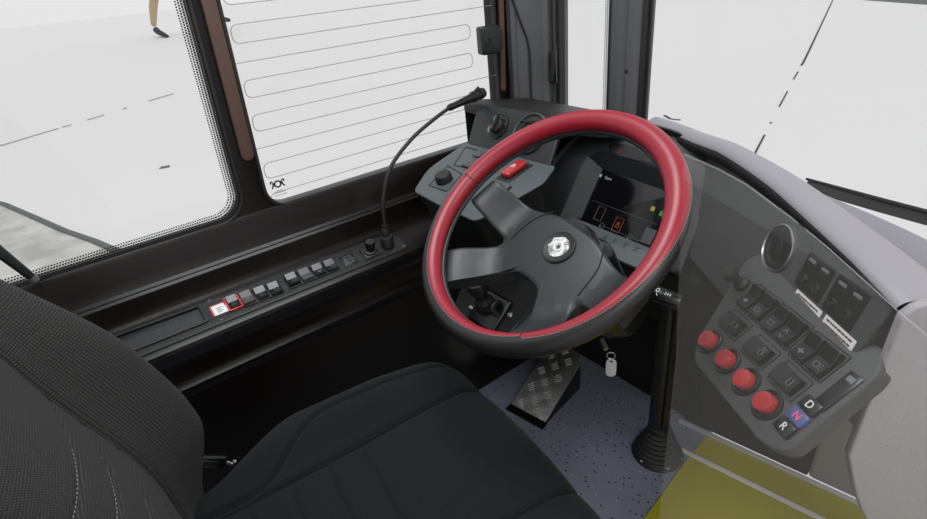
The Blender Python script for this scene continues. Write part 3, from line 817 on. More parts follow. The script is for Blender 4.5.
# round air vent
def vent(F, R, parent, ringm, name='air_vent', fins=True):
    bm = bmesh.new(); lathe(F, [(R * 1.0, 0), (R * 1.0, .007), (R * .95, .009), (R * .90, .007), (R * .88, .001)], 40, bm, cap=False); v = obj(name, bm, ringm, parent)
    bm = bmesh.new(); lathe(F, [(R * .89, -.001), (R * .86, .004), (R * .60, .006), (R * .56, .003), (R * .30, .007), (0, .008)], 36, bm)
    if fins:
        for k in (-.5, 0, .5): box(F, -R * .75, R * .75, k * R - .0015, k * R + .0015, .003, .009, .0006, bm=bm)
    obj('vent_core', bm, 'rubber', v)
    return v
vent(FV.sub(.203, .060, 0), .050, db, 'rockergrey')

# --- left lower box: the sloping grey panel with knob, slider and hazard switch
t_ = math.radians(15)
FK2 = Frame((-1.0, .6, .755), (1, 0, 0), (0, math.cos(t_), math.sin(t_)))
KO = round_poly([(-.055, .000), (-.108, .085), (-.112, .222), (.213, .222), (.235, .16), (.20, -.010), (.06, -.008)], [.018, .03, .006, .008, .012, .02, .01])
bm = bmesh.new(); plate(FK2, [KO], -.006, 0, .003, bm=bm, seg=3); kp_ = obj('control_panel', bm, 'greypanel', db, label='blue-grey sloping control panel')
KI = round_poly([(-.050, .004), (-.102, .085), (-.108, .222), (.208, .222), (.230, .16), (.196, -.004), (.06, -.002)], [.018, .03, .006, .008, .012, .02, .01])
bm = bmesh.new()
rows = [[FK2.at(x, y, -.005) for x, y in KI], [FK2.at(x * .97, y, -.02) for x, y in KI]]
rows.append([V((p.x * 1.0 + (-.96 - p.x) * .10, .60 + (p.y - .60) * .9 + .06, .60)) for p in rows[0]])
loft(rows, bm, closed=True, cap=True); obj('panel_box', bm, 'dash', db)
bm = bmesh.new(); FQ = FK2.sub(-.004, .0715, 0, rot=-.03)
plate(FQ, [round_poly([(-.060, .045), (.018, .036), (.044, -.036), (-.028, -.040)], .003), round_poly([(-.0565, .0415), (.0165, .033), (.0405, -.0325), (-.0265, -.0365)], .003)], 0, .0006, bm=bm); obj('panel_groove', bm, 'matte', kp_)
bm = bmesh.new(); plate(FK2, [round_poly([(-.092, .204), (-.004, .203), (.016, .129), (-.047, .124)], .003), round_poly([(-.088, .2005), (-.006, .1995), (.0125, .1325), (-.0455, .1275)], .003)], 0, .0006, bm=bm); obj('panel_groove', bm, 'matte', kp_)
FN = FK2.sub(-.008, .066, 0)
bm = bmesh.new(); lathe(FN, [(.021, 0), (.0205, .016), (.0195, .019), (.017, .021), (0, .0215)], 32, bm); obj('round_knob', bm, 'rubber', kp_)
FN = FK2.sub(-.006, .163, 0)
bm = bmesh.new(); box(FN, -.014, .018, -.034, .034, 0, .007, .003, bm=bm); box(FN, -.012, .016, .004, .030, .006, .014, .004, bm=bm); obj('slide_switch', bm, 'rockergrey', kp_)
# hazard switch
FH = FK2.sub(.1365, .1645, 0)
bm = bmesh.new(); box(FH, -.022, .024, -.038, .040, 0, .0015, .0005, bm=bm); hb = obj('hazard_switch', bm, 'black', kp_)
bm = bmesh.new(); box(FH, -.0135, .0155, -.030, .032, .001, .015, .005, 3, bm=bm); hc = obj('red_cap', bm, 'redgloss', hb, label='glossy red hazard cap')
bm = bmesh.new(); FT = FH.sub(0, .002, .0152)
for s in (.008, .0045): tube([FT.at(s * math.cos(a), s * math.sin(a)) for a in [PI / 2 + k * 2 * PI / 3 for k in range(4)]], .0006, 4, bm)
obj('triangle_symbol', bm, 'white', hc)
FH2 = FK2.sub(.160, .100, 0)
bm = bmesh.new(); plate(FH2, [rr(.044, .036, .004), rr(.038, .030, .003)], 0, .002, .0006, bm=bm); obj('switch_surround', bm, 'black', kp_)
rocker(FH2.sub(0, 0, 0), .034, .027, kp_, 'rockergrey', None, .005)

# --- instrument cluster
FC = Frame((-.62, .98, .8), (1, 0, 0), (0, math.sin(.6), math.cos(.6)))
hood = round_poly([(-.285, -.20), (-.300, -.060), (-.245, .035), (-.16, .072), (-.04, .080), (.06, .060), (.12, .0), (.13, -.21)], [.02, .05, .05, .05, .05, .05, .05, .02], 6)
opening = round_poly([(-.205, -.178), (-.200, -.02), (-.165, .0), (.045, -.02), (.075, -.06), (.085, -.185)], [.006, .02, .01, .02, .02, .006])
bm = bmesh.new(); plate(FC, [hood, opening], -.03, .012, .006, bm=bm, seg=3); ch = obj('instrument_hood', bm, 'cluster', db)
bm = bmesh.new()   # deep outer rim of the hood
rows = [[FC.at(x, y, -.03) for x, y in hood[:-14]], [FC.at(x * 1.0, y, .020) for x, y in hood[:-14]], [FC.at(x * .97 - .003, y * .97 - .002, .026) for x, y in hood[:-14]], [FC.at(x * .94 - .006, y * .94 - .005, .018) for x, y in hood[:-14]]]
loft(rows, bm); obj('hood_lip', bm, 'black', ch)
bm = bmesh.new(); box(FC, -.215, .10, -.195, .01, -.034, -.022, .002, bm=bm); sb = obj('screen_recess', bm, 'black', db)
bm = bmesh.new(); loft([[FC.at(-.205, -.178, .012), FC.at(-.17, -.165, -.020)], [FC.at(-.200, -.02, .012), FC.at(-.168, -.035, -.020)], [FC.at(-.165, .0, .012), FC.at(-.160, -.036, -.02)], [FC.at(.05, -.02, .012), FC.at(.03, -.05, -.02)]], bm); obj('screen_cheek', bm, 'cluster', sb)
FX = FC.sub(0, 0, -.0200)
bm = bmesh.new(); plate(FX, [round_poly([(-.178, -.170), (-.172, -.036), (.040, -.048), (.075, -.176)], .005)], -.003, 0, .0008, bm=bm); scr = obj('display_screen', bm, 'screen', db, label='dark glossy instrument display')
FX = FC.sub(0, -.004, -.0197, rot=-.05)
s_ = 1.03
def at_img(a, b): return (a, b)
bm = bmesh.new(); text(FX.sub(-.139, -.057, 0), 'Start', .0105, .0002, bm); box(FX, -.1665, -.1595, -.060, -.053, 0, .0003, bm=bm); obj('display_text', bm, 'e_white', scr)
bm = bmesh.new()
for k in range(4): 
    tube([FX.at(-.169 + .0025 * math.cos(a), -.090 - .017 * k + .0025 * math.sin(a)) for a in [i * PI / 5 for i in range(11)]], .0008, 4, bm)
tube([FX.at(-.155, -.118), FX.at(.03, -.118)], .0005, 4, bm)
tube([FX.at(-.10, -.165), FX.at(.03, -.165)], .0005, 4, bm)
for x in (-.098, -.018): tube([FX.at(x + .006 * math.cos(a), -.165 + .006 * math.sin(a)) for a in [i * PI / 8 for i in range(17)]], .0009, 4, bm)
box(FX, .010, .036, -.164, -.130, 0, .0003, bm=bm)
obj('display_lines', bm, 'e_dim', scr)
bm = bmesh.new(); cx, cy, w2, h2 = -.118, -.141, .0105, .0165
tube([FX.at(cx - w2, cy - h2), FX.at(cx + w2, cy - h2), FX.at(cx + w2, cy + h2), FX.at(cx - w2, cy + h2), FX.at(cx - w2, cy - h2)], .0008, 4, bm); obj('selected_tile', bm, 'e_tan', scr)
bm = bmesh.new(); cx, cy = -.060, -.150
tube([FX.at(cx - w2, cy - h2), FX.at(cx + w2, cy - h2), FX.at(cx + w2, cy + h2), FX.at(cx - w2, cy + h2), FX.at(cx - w2, cy - h2)], .0008, 4, bm)
tube([FX.at(cx + .004 * math.cos(a), cy - .003 + .004 * math.sin(a)) for a in [i * PI / 5 for i in range(11)]], .0012, 4, bm); box(FX, cx - .004, cx + .004, cy + .003, cy + .006, 0, .0003, bm=bm); obj('warning_tile', bm, 'e_orange', scr)
bm = bmesh.new(); box(FX, -.001, .008, -.094, -.084, 0, .0003, bm=bm); obj('yellow_light', bm, 'e_yellow', scr)
bm = bmesh.new(); 
for k in (0, 1): box(FX, .023 + k * .006, .028 + k * .006, -.098, -.087, 0, .0003, bm=bm)
obj('green_light', bm, 'e_green', scr)
# smoked lens strip above the display
bm = bmesh.new(); plate(FC, [round_poly([(-.160, .026), (-.142, -.004), (-.030, -.006), (.040, -.026), (.046, -.004), (-.03, .020)], .004)], .0115, .0135, .0006, bm=bm); ln = obj('lens_strip', bm, 'slotglass', ch)
bm = bmesh.new(); tube([FC.at(-.115 + .006 * math.cos(a), .008 + .006 * math.sin(a), .0137) for a in [i * PI / 6 for i in range(13)]], .0010, 4, bm); box(FC, -.117, -.113, .006, .010, .0135, .0139, bm=bm); obj('red_symbol', bm, 'e_red', ln)
# grey ledge with raised letters below the display
FLg = FC.sub(-.08, -.192, .020, tilt=-.5)
bm = bmesh.new(); plate(FLg, [round_poly([(-.135, .028), (-.125, -.030), (.17, -.040), (.185, .016)], .006)], -.008, 0, .002, bm=bm); lg = obj('display_ledge', bm, 'greypanel', db, label='blue-grey ledge below the display')
bm = bmesh.new()
for k, ch_ in enumerate('ALEX'): text(FLg.sub(.020 + k * .028, .002, 0, rot=-.06), ch_, .020, .0008, bm)
obj('raised_lettering', bm, 'cluster', lg)
# black lower dash and knee panels
bm = bmesh.new()
loft([[(x, y, z) for x in (-1.12, -.80, -.50, -.40)] for y, z in ((.93, .68), (.88, .61), (.92, .50), (1.05, .36), (1.11, .30), (1.115, .05))], bm)
obj('knee_panel', bm, 'matte', db)

# --- right dash wall (speaker, sockets, labels)
u_ = (.76, -.65, 0)
FR = Frame((-.265, .76, .845), u_, (.18, .21, .961))     # b negative = down
bm = bmesh.new(); plate(FR, [round_poly([(-.42, .0), (.200, .0), (.200, -.02), (.185, -.16), (-.42, -.20)], .006)], -.012, 0, .002, bm=bm); rp = obj('right_dash_wall', bm, 'console', db)
FRr = FR.sub(0, 0, 0, rot=.055)
FSK = FRr.sub(-.0185, -.043, 0)
bm = bmesh.new(); lathe(FSK, [(.0365, 0), (.0365, .004), (.0345, .0048), (.0335, .002), (.033, 0)], 44, bm, cap=False); spk = obj('speaker_ring', bm, 'metal', rp, label='silver ring round the speaker')
bm = bmesh.new(); lathe(FSK, [(.0335, .0005), (.031, .003), (.024, .0035), (.022, .0025), (.010, .004), (0, .0045)], 40, bm); obj('speaker_grille', bm, 'rocker', spk)
for cx in (.0745, .1400):
    bm = bmesh.new(); plate(FRr, [rr(.058, .050, .003, cx, -.0425)], 0, .0015, .0005, bm=bm); pl = obj('socket_plate', bm, 'rocker', rp)
    for q in (-.0145, .0145):
        F = FRr.sub(cx + q, -.0425, .0015)
        bm = bmesh.new(); box(F, -.0075, .0075, .014, .0185, 0, .002, .0008, bm=bm); obj('pale_tab', bm, 'paleink', pl)
        bm = bmesh.new(); lathe(F.sub(0, -.010, 0), [(.0065, 0), (.006, .003), (.0045, .0035), (.004, .001), (0, .001)], 18, bm); obj('round_socket', bm, 'dash', pl)
for cx, cy in ((.0870, -.0785), (.1545, -.0775)):
    F = FRr.sub(cx, cy, 0)
    bm = bmesh.new(); box(F, -.030, .030, -.0075, .0075, .0002, .001, bm=bm); lb_ = obj('warning_label', bm, 'white', rp, label='white label with two lines of dark print')
    bm = bmesh.new()
    for yy in (.0020, -.0042):
        x = -.025
        while x < .022:
            l = random.uniform(.003, .009); box(F, x, min(x + l, .026), yy, yy + .0026, .001, .0013, bm=bm); x += l + .0012
    obj('label_print', bm, 'labelink', lb_)

# ---------------------------------------------------------------- right-hand switch console
FQ0 = Frame((-.187, .668, .777), u_, (.46, .537, .707))
FCn = FQ0.sub(0, 0, 0, rot=math.radians(8))
def rc(u, v): a = math.radians(8); return (u * math.cos(a) + v * math.sin(a), -u * math.sin(a) + v * math.cos(a))
cs = thing('gear_console', 'grey sloping console with rocker switches, red buttons and R N D keys', 'console', FQ0.at(0, -.06, -.05))
CO = round_poly([(-.182, .002), (-.120, -.135), (-.092, -.162), (.088, -.160), (.119, -.147), (.113, -.014), (.095, .010), (-.17, .022)], [.012, .03, .022, .03, .02, .012, .004, .004])
bm = bmesh.new(); plate(FCn, [CO], -.012, 0, .003, bm=bm, seg=3); obj('console_top', bm, 'console', cs)
bm = bmesh.new()
rows = [[FCn.at(x * .985, y * .985 if y < 0 else y, -.011) for x, y in CO], [FCn.at(x * .975, y * .98 if y < 0 else y, -.026) for x, y in CO]]
rows.append([FCn.at(x * .80, (y * .80 if y < 0 else y), -.034) for x, y in CO])
loft(rows, bm, closed=True, cap=True); obj('console_body', bm, 'console', cs)
dbl = [('r1', (-.0815, -.0485)), ('r2', (-.0165, -.0405)), ('r3', (.0510, -.033))]
for k, (nm, (uu, vv)) in enumerate(dbl):
    a, b = rc(uu, vv)
    bm = bmesh.new(); plate(FCn, [rr(.063, .046, .003, a, b), rr(.0605, .0435, .002, a, b)], 0, .0010, bm=bm); obj('switch_group_line', bm, 'matte', cs)
    for q in (-.0148, .0148):
        rocker(FCn.sub(a + q, b, .0003), .0245, .038, cs, 'rocker', icons[(k * 2 + (q > 0)) % 4], .009)
for k, (uu, vv) in enumerate(((-.0755, -.0930), (-.0050, -.0855), (.0590, -.0770))):
    a, b = rc(uu, vv)
    bm = bmesh.new(); plate(FCn, [rr(.050, .036, .003, a, b), rr(.0475, .0335, .002, a, b)], 0, .0010, bm=bm); obj('switch_group_line', bm, 'matte', cs)
    F = FCn.sub(a, b, .0003, rot=PI / 2)
    rocker(F, .0245, .038, cs, 'rocker', [ic_arrow, ic_lamp, ic_box][k], .009)
for uu, vv in ((-.0764, -.1364), (-.0246, -.1290), (.0236, -.1218), (.0716, -.1146)):
    F = FCn.sub(*rc(uu, vv), 0)
    bm = bmesh.new(); lathe(F, [(.0205, 0), (.0205, .003), (.0185, .0045), (.0165, .004), (.0155, .001)], 32, bm); bs = obj('button_bezel', bm, 'rocker', cs)
    bm = bmesh.new(); lathe(F, [(.0135, 0), (.0135, .011), (.0125, .0128), (0, .0132)], 32, bm); obj('red_button', bm, 'redbutton', bs, label='red push button')
# row of gear keys and a covered slot above them
for uu, vv, s, m in ((.1060, -.0735, 'D', 'rocker'), (.1095, -.0922, 'N', 'bluekey'), (.1120, -.1110, 'R', 'rocker')):
    F = FCn.sub(*rc(uu, vv), 0)
    bm = bmesh.new(); box(F, -.0125, .0125, -.0085, .0085, 0, .0055, .0012, bm=bm); key = obj('gear_key', bm, m, cs, label={'D': 'gear key marked D', 'N': 'blue lit gear key marked N', 'R': 'gear key marked R'}[s])
    bm = bmesh.new(); text(F.sub(0, 0, .0056), s, .0135, .0002, bm); obj('letter', bm, 'e_redkey' if s == 'N' else 'white', key)
a, b = rc(.106, -.038)
bm = bmesh.new(); box(FCn, a - .0095, a + .0095, b - .030, b + .024, 0, .0022, .001, bm=bm); sl = obj('slot_cover', bm, 'rocker', cs)
bm = bmesh.new(); box(FCn, a - .005, a + .005, b + .012, b + .019, .0022, .0028, bm=bm); obj('slot_tab', bm, 'paleink', sl)
# small lever knob at the far corner
F = FCn.sub(*rc(-.136, -.050), 0)
bm = bmesh.new(); lathe(F, [(.0125, 0), (.0115, .006), (.0070, .010), (.0065, .022), (.0115, .027), (.0125, .034), (.0115, .037), (0, .038)], 24, bm); obj('shift_knob', bm, 'rubber', cs)

# ================================================================== STEERING WHEEL
PW = V((-.5575, .540, .841)); tw = math.radians(35.4)
FWH = Frame(PW, (1, 0, 0), (0, math.cos(tw), math.sin(tw)))
RM, rm = .2125, .0174
sw = thing('steering_wheel', 'large steering wheel with red and black leather rim and round hub emblem', 'steering wheel', PW)
def interp(x, tab):
    for (x0, y0), (x1, y1) in zip(tab, tab[1:]):
        if x0 <= x <= x1: return y0 + (y1 - y0) * (x - x0) / (x1 - x0)
    return tab[-1][1]
PSI1 = [(0, 54), (18, 28), (45, -5), (80, -25), (110, -15), (140, 22), (171, 46), (172.5, 72), (200, 90), (235, 98), (270, 106), (301.5, 118), (303, 102), (325, 88), (345, 72), (360, 54)]
PSI2 = [(0, 215), (40, 205), (140, 205), (180, 205), (230, 195), (300, 190), (340, 200), (360, 215)]
def rimpt(th, ps, r=rm):
    a, b = math.radians(th), math.radians(ps)
    rad = RM + r * math.cos(b) * 1.03
    return FWH.at(rad * math.cos(a), rad * math.sin(a), r * math.sin(b) * .98)
NT, NPS = 240, 14
def rim_skin(lo, hi, bm, puff=0.0):
    rows = []
    for i in range(NT + 1):
        th = 360 * i / NT
        p0, p1 = lo(th), hi(th)
        row = []
        for k in range(NPS + 1):
            f = k / NPS; ps = p0 + (p1 - p0) * f
            e = 1 - max(0, 1 - min(f, 1 - f) * 14) ** 2
            row.append(rimpt(th, ps, rm + puff * e - .0004 * (1 - e)))
        rows.append(row)
    return loft(rows, bm)
bm = bmesh.new(); rim_skin(lambda t: interp(t, PSI1), lambda t: interp(t, PSI2), bm, .0004); redrim = obj('red_rim_cover', bm, 'red', sw, sharp=60, label='red leather inner part of the rim')
bm = bmesh.new(); rim_skin(lambda t: interp(t, PSI2) - 360, lambda t: interp(t, PSI1), bm, .0003); obj('black_rim_cover', bm, 'leather', sw, sharp=60, label='black leather outer part of the rim')
bm = bmesh.new()
for i in range(0, 720):
    th = i * .5
    if i % 2: continue
    p = interp(th, PSI1)
    tube([rimpt(th, p - 2.5, rm + .0002), rimpt(th + .5, p - 2.5, rm + .0002)], .00045, 4, bm, cap=False)
obj('stitching', bm, 'thread', redrim)
for th in (171.8, 302.2):
    bm = bmesh.new(); tube([rimpt(th, interp(th + .8, PSI1) + (interp(th + .8, PSI2) - interp(th + .8, PSI1)) * k / 8, rm + .0005) for k in range(9)], .0008, 5, bm)
    obj('leather_joint', bm, 'darkink', redrim)
# black inner rim ring under the leather
bm = bmesh.new()
tube([FWH.at((RM - rm * .9) * math.cos(a), (RM - rm * .9) * math.sin(a), -.012) for a in [2 * PI * i / 96 for i in range(96)]], .0045, 8, bm, closed=True); obj('inner_ring', bm, 'wheelplastic', sw)

# hub and spokes: one star-shaped skin over polar rings, cut into hub pad and four spokes
rotw = math.radians(-12)
FHU = FWH.sub(.012, -.008, 0, rot=rotw)
half = [(.0, .047), (.050, .047), (.105, .028), (.200, .022), (.207, -.038), (.150, -.044), (.098, -.048), (.152, -.139), (.095, -.183), (.058, -.112), (.030, -.074), (0, -.072)]
star = half + [(-x, y) for x, y in half[-2:0:-1]]
star = round_poly(star, [.001, .03, .04, .004, .004, .03, .03, .004, .004, .04, .025, .001] + [.025, .04, .004, .004, .03, .03, .004, .004, .04, .03], 6)
def rayR(th):
    d = V((math.cos(th), math.sin(th))); best = 0
    for p, q in zip(star, star[1:] + star[:1]):
        p, q = V(p), V(q); e = q - p; den = d.x * e.y - d.y * e.x
        if abs(den) < 1e-12: continue
        t = (p.x * e.y - p.y * e.x) / den; u = (p.x * d.y - p.y * d.x) / den
        if t > 0 and -1e-6 <= u <= 1 + 1e-6: best = max(best, t)
    return best
def hz(r, th):
    top = max(0, math.sin(th + .05))
    return -.056 - 1.1 * (min(r, .1) ** 2) * .35 + .044 * ss((r - .115) / .085)
NTH = 288
RT = [rayR(2 * PI * i / NTH) for i in range(NTH)]
SR = [0, .15, .3, .42, .52, .60, .68, .76, .84, .90, .95, .98, 1.0]
def hv(i, j):
    th = 2 * PI * i / NTH
    if j < len(SR):
        r = RT[i] * SR[j]; dz = -.0035 * max(0, (SR[j] - .9) / .1) ** 2
        return r, FHU.at(r * math.cos(th), r * math.sin(th), hz(r, th) + dz)
    k = j - len(SR); r = RT[i] * (1.004, 1.0, .97)[k]
    return r, FHU.at(r * math.cos(th), r * math.sin(th), hz(RT[i], th) - (.009, .020, .026)[k])
sect = {'hub': bmesh.new(), 0: bmesh.new(), 1: bmesh.new(), 2: bmesh.new(), 3: bmesh.new()}
cache = {k: {} for k in sect}
for i in range(NTH):
    thm = math.degrees(2 * PI * (i + .5) / NTH)
    sec = 0 if thm < 28 or thm > 336 else 1 if 152 < thm < 204 else 2 if 204 <= thm < 262 else 3 if 278 < thm <= 336 else 'hub'
    for j in range(len(SR) + 2):
        rm_ = hv(i, j)[0]; lim = .100
        key = sec if (sec != 'hub' and rm_ >= lim and RT[i] > .118) else 'hub'
        bm_, ca = sect[key], cache[key]
        def gv(ii, jj):
            kk = (ii % NTH, jj) if jj else (0, 0)
            if kk not in ca: ca[kk] = bm_.verts.new(hv(*kk)[1])
            return ca[kk]
        q = [gv(i, j), gv(i, j + 1), gv(i + 1, j + 1), gv(i + 1, j)]
        if j == 0: q = q[:3]
        bm_.faces.new(q)
hub = obj('hub_pad', sect['hub'], 'wheelplastic', sw, sharp=50)
for k in range(4): obj('spoke', sect[k], 'wheelplastic', sw, sharp=50)
for sg in (1, -1):
    bm = bmesh.new(); tube([FHU.at(sg * .066, .046, hz(.08, 0) + .0005), FHU.at(sg * .088, .012, hz(.088, 0) + .0005), FHU.at(sg * .096, -.040, hz(.1, 0) + .0005)], .0011, 6, bm, smooth=5)
    obj('pad_seam', bm, 'matte', hub)
bm = bmesh.new(); lathe(FHU, [(.055, -.075), (.060, -.10), (.05, -.13)], 32, bm); obj('hub_boss', bm, 'rocker', sw)
# emblem
FEm = FHU.sub(.004, .001, -.0562)
bm = bmesh.new(); lathe(FEm, [(.0300, 0), (.0300, .003), (.0280, .004), (.0262, .003)], 40, bm); er = obj('emblem_ring', bm, 'rubber', sw)
bm = bmesh.new(); lathe(FEm, [(.0264, .0), (.0262, .0026), (.012, .0034), (0, .0036)], 40, bm); ed = obj('emblem_disc', bm, 'chrome', er, label='chrome emblem disc')
bm = bmesh.new(); mark(Frame(FEm.P, FEm.u, FEm.v), .040, bm, .0034); obj('emblem_mark', bm, 'white', ed)
bm = bmesh.new(); lathe(FEm, [(.0030, .0036), (.0028, .0042), (0, .0043)], 14, bm); obj('emblem_centre', bm, 'dash', ed)

# ---------------------------------------------------------------- steering column, stalk, keys
sc_ = thing('steering_column', 'black steering column with stalk above a floor post in rubber boot', 'steering column', (-.552, .950, 0))
FCo = Frame(PW, (1, 0, 0), FWH.v)
bm = bmesh.new()
lathe(FWH, [(.055, -.075), (.062, -.095), (.060, -.13)], 28, bm)
oc = rr(.13, .12, .03, 0, .0)
loft([[FWH.at(x * s, y * s + dy, c) for x, y in oc] for s, dy, c in ((.85, 0, -.11), (1, 0, -.125), (1.0, -.01, -.21), (.95, .0, -.30), (.8, .02, -.36))], bm, closed=True, cap=True)
obj('column_cowl', bm, 'rocker', sc_)
bm = bmesh.new(); box(W, -.576, -.540, .925, .972, .03, .56, .010, 3, bm=bm); box(W, -.5395, -.5325, .935, .965, .05, .54, .002, bm=bm); obj('floor_post', bm, 'black', sc_)
FG = Frame((-.552, .950, 0), (1, 0, 0), (0, 1, 0))
prof = [(.066, 0), (.068, .006), (.064, .012)]
for k in range(6):
    r0 = .056 - k * .0050; prof += [(r0 + .003, .018 + k * .012), (r0 + .004, .023 + k * .012), (r0 - .003, .028 + k * .012)]
prof += [(.030, .096), (.028, .105), (.022, .108)]
bm = bmesh.new(); lathe(FG, prof, 36, bm); gt = obj('rubber_boot', bm, 'rubber', sc_)
for a in (200, 265, 330, 20, 90):
    bm = bmesh.new(); lathe(FG.sub(.061 * math.cos(math.radians(a)), .061 * math.sin(math.radians(a)), .010), [(.0045, 0), (.0045, .003), (.0025, .0045), (0, .0045)], 10, bm)
    obj('boot_screw', bm, 'metal', gt)
# stalk on the right of the cowl
p0, p1, p2 = V((-.50, .665, .690)), V((-.440, .690, .690)), V((-.392, .70, .686))
bm = bmesh.new(); tube([p0, p0.lerp(p1, .5), p1, p1.lerp(p2, .1), p1.lerp(p2, .95), p2], [.009, .009, .009, .0135, .0145, .013], 18, bm); stk = obj('control_stalk', bm, 'rocker', sc_)
FSt = Frame(p1.lerp(p2, .45) + V((-.003, -.0095, .011)), (p2 - p1).normalized(), V((0, .75, .66)))
bm = bmesh.new()
for k, x in enumerate((-.018, -.007)):
    tube([FSt.at(x + .003 * math.cos(a), .003 + .003 * math.sin(a), .002) for a in [i * PI / 4 for i in range(9)]], .0007, 4, bm); tube([FSt.at(x, -.003, .002), FSt.at(x + .002, -.007, .002)], .0008, 4, bm)
for x in (.006, .010, .014): tube([FSt.at(x, -.001, .002), FSt.at(x + .001, .004, .002)], .0008, 4, bm)
obj('stalk_symbols', bm, 'white', stk)
kt = thing('key_tag', 'grey oval key tag hanging on a ring from the steering column', 'key tag', (-.482, .640, .50))
kx = V((-.484, .640, .555))
bm = bmesh.new(); tube([kx + V((-.012, 0, .008)), kx + V((-.03, .01, .016))], .005, 8, bm); obj('ignition_key', bm, 'metal', kt)
bm = bmesh.new(); FRg = Frame(kx + V((0, 0, .0)), (.8, .6, 0), (0, 0, 1)); tube([FRg.at(.0075 * math.cos(a), .0075 * math.sin(a)) for a in [i * PI / 10 for i in range(20)]], .0011, 6, bm, closed=True); obj('key_ring', bm, 'metal', kt)
FTg = Frame(kx + V((.002, -.001, -.027)), (.75, .62, 0), (0.02, 0, 1))
bm = bmesh.new(); plate(FTg, [rr(.019, .042, .0094, 0, 0, 8), [(.003 * math.cos(a), .0155 + .003 * math.sin(a)) for a in [-i * PI / 6 for i in range(12)]]], -.0015, .0015, .0004, bm=bm); obj('tag_plate', bm, 'tag', kt)

# lever on a bolted base, in the shadow under the wheel
bl = thing('brake_lever', 'black lever on bolted base seen through the lower wheel gap', 'lever', (-.80, .60, .50))
FBs = Frame((-.80, .612, .52), (1, 0, 0), (0, .8, .6))
bm = bmesh.new(); plate(FBs, [round_poly([(-.09, -.075), (.09, -.075), (.13, .0), (.10, .13), (-.10, .13), (-.13, 0)], .05)], -.02, 0, .006, bm=bm); box(W, -.85, -.75, .64, .868, .50, .545, .01, bm=bm); obj('pedestal', bm, 'matte', bl)
bm = bmesh.new(); box(FBs, -.045, .045, -.045, .040, 0, .010, .006, 3, bm=bm); obj('base_plate', bm, 'rocker', bl)
bm = bmesh.new(); lathe(FBs.sub(-.012, .0, .008, tilt=-.35), [(.024, 0), (.022, .02), (.013, .030), (.013, .045), (.022, .052), (.025, .066), (.021, .080), (.010, .086), (0, .087)], 28, bm); obj('lever_knob', bm, 'rubber', bl)
bm = bmesh.new(); tube([FBs.at(.018, .022, .012), FBs.at(.026, .018, .03), FBs.at(.030, .002, .036), FBs.at(.040, -.006, .02)], .006, 8, bm, smooth=5); obj('latch_loop', bm, 'rubber', bl)
for a, b in ((-.055, -.02), (.055, .012)):
    bm = bmesh.new(); lathe(FBs.sub(a, b, 0), [(.007, 0), (.007, .004), (.004, .007), (0, .007)], 12, bm)
    obj('bolt', bm, 'metal', bl)

# ---------------------------------------------------------------- treadplate foot rest
vv = V((.012, .19, .082))
FTr = Frame((-.83, .80, .012), (.22, .04, 0), vv)
ft = thing('foot_rest', 'sloping aluminium treadplate foot rest on the speckled floor', 'foot rest', (-.93, .80, 0))
bm = bmesh.new()
plate(FTr, [[(-.128, 0), (0, 0), (.0, .215), (-.03, .25), (-.128, .25)]], -.004, 0, .001, bm=bm)
def bar(F, l, w, h, bm):
    rows = []
    for k in range(7):
        f = k / 6 * 2 - 1; s = math.sqrt(max(1 - f * f, 0.02))
        rows.append([F.at(f * l / 2, q * w / 2 * s, hh * h * s) for q, hh in ((-1, 0), (-.6, .8), (0, 1), (.6, .8), (1, 0))])
    loft(rows, bm)
cell = .0315
for i in range(-4, 1):
    for j in range(0, 8):
        cx, cy = (i - .25) * cell, (j + .5) * cell
        if cx > -.012 or cx < -.118 or cy > .240 - max(0, cx + .045) * 1.2: continue
        al = .78 if (i + j) % 2 else -.78
        for k in range(4):
            q = (k - 1.5) * .0068
            bar(FTr.sub(cx - math.sin(al) * q, cy + math.cos(al) * q, 0, rot=al), .025, .0036, .0017, bm)
obj('tread_plate', bm, 'tread', ft, sharp=25)
bm = bmesh.new()
A = [FTr.at(0, 0, -.001), FTr.at(.0, .215, -.001), FTr.at(-.03, .25, -.001), FTr.at(-.128, .25, -.001)]
loft([A, [V((p.x, p.y, .001)) for p in A]], bm); obj('side_skirt', bm, 'rocker', ft)
bm = bmesh.new(); FT0 = Frame((-.83, .80, 0), (.22, .04, 0), (-.04, .22, 0)); box(FT0, -.135, .004, -.022, .006, 0, .006, .002, bm=bm); obj('floor_flange', bm, 'rocker', ft)

# ================================================================== DRIVER SEAT
ds_ = thing('driver_seat', 'black ribbed cloth driver seat facing the steering wheel', 'seat', (-.56, .10, 0))
phi = math.radians(-6.5)
FSe = Frame((-.545, .012, .0), (math.cos(phi), math.sin(phi), 0), (-math.sin(phi), math.cos(phi), 0))   # a across, b forward, c up
def patch(name, f, us, vs, m, parent, sharp=180):
    bm = bmesh.new(); uvl = bm.loops.layers.uv.new('UVMap')
    g = [[bm.verts.new(f(u, v)) for u in us] for v in vs]
    for j in range(len(vs) - 1):
        for i in range(len(us) - 1):
            try: fc = bm.faces.new((g[j][i], g[j][i + 1], g[j + 1][i + 1], g[j + 1][i]))
            except ValueError: continue
            for lp, (a, b) in zip(fc.loops, ((us[i], vs[j]), (us[i + 1], vs[j]), (us[i + 1], vs[j + 1]), (us[i], vs[j + 1]))): lp[uvl].uv = (a, b)
    return obj(name, bm, m, parent, sharp)
def lins(a, b, n): return [a + (b - a) * i / n for i in range(n + 1)]
def groove(d, w, dep): return -dep * math.exp(-(d / w) ** 2)
HW = .272
def front(a): return .432 - .030 * abs(a / HW) ** 3
def seamx(b): return .118 + .018 * ss((b - .0) / .4)      # half width of the centre panel
def bolx(b):                                                 # outer bolster seam
    return .128 + .085 * ss((b + .02) / .17) + .0 * b
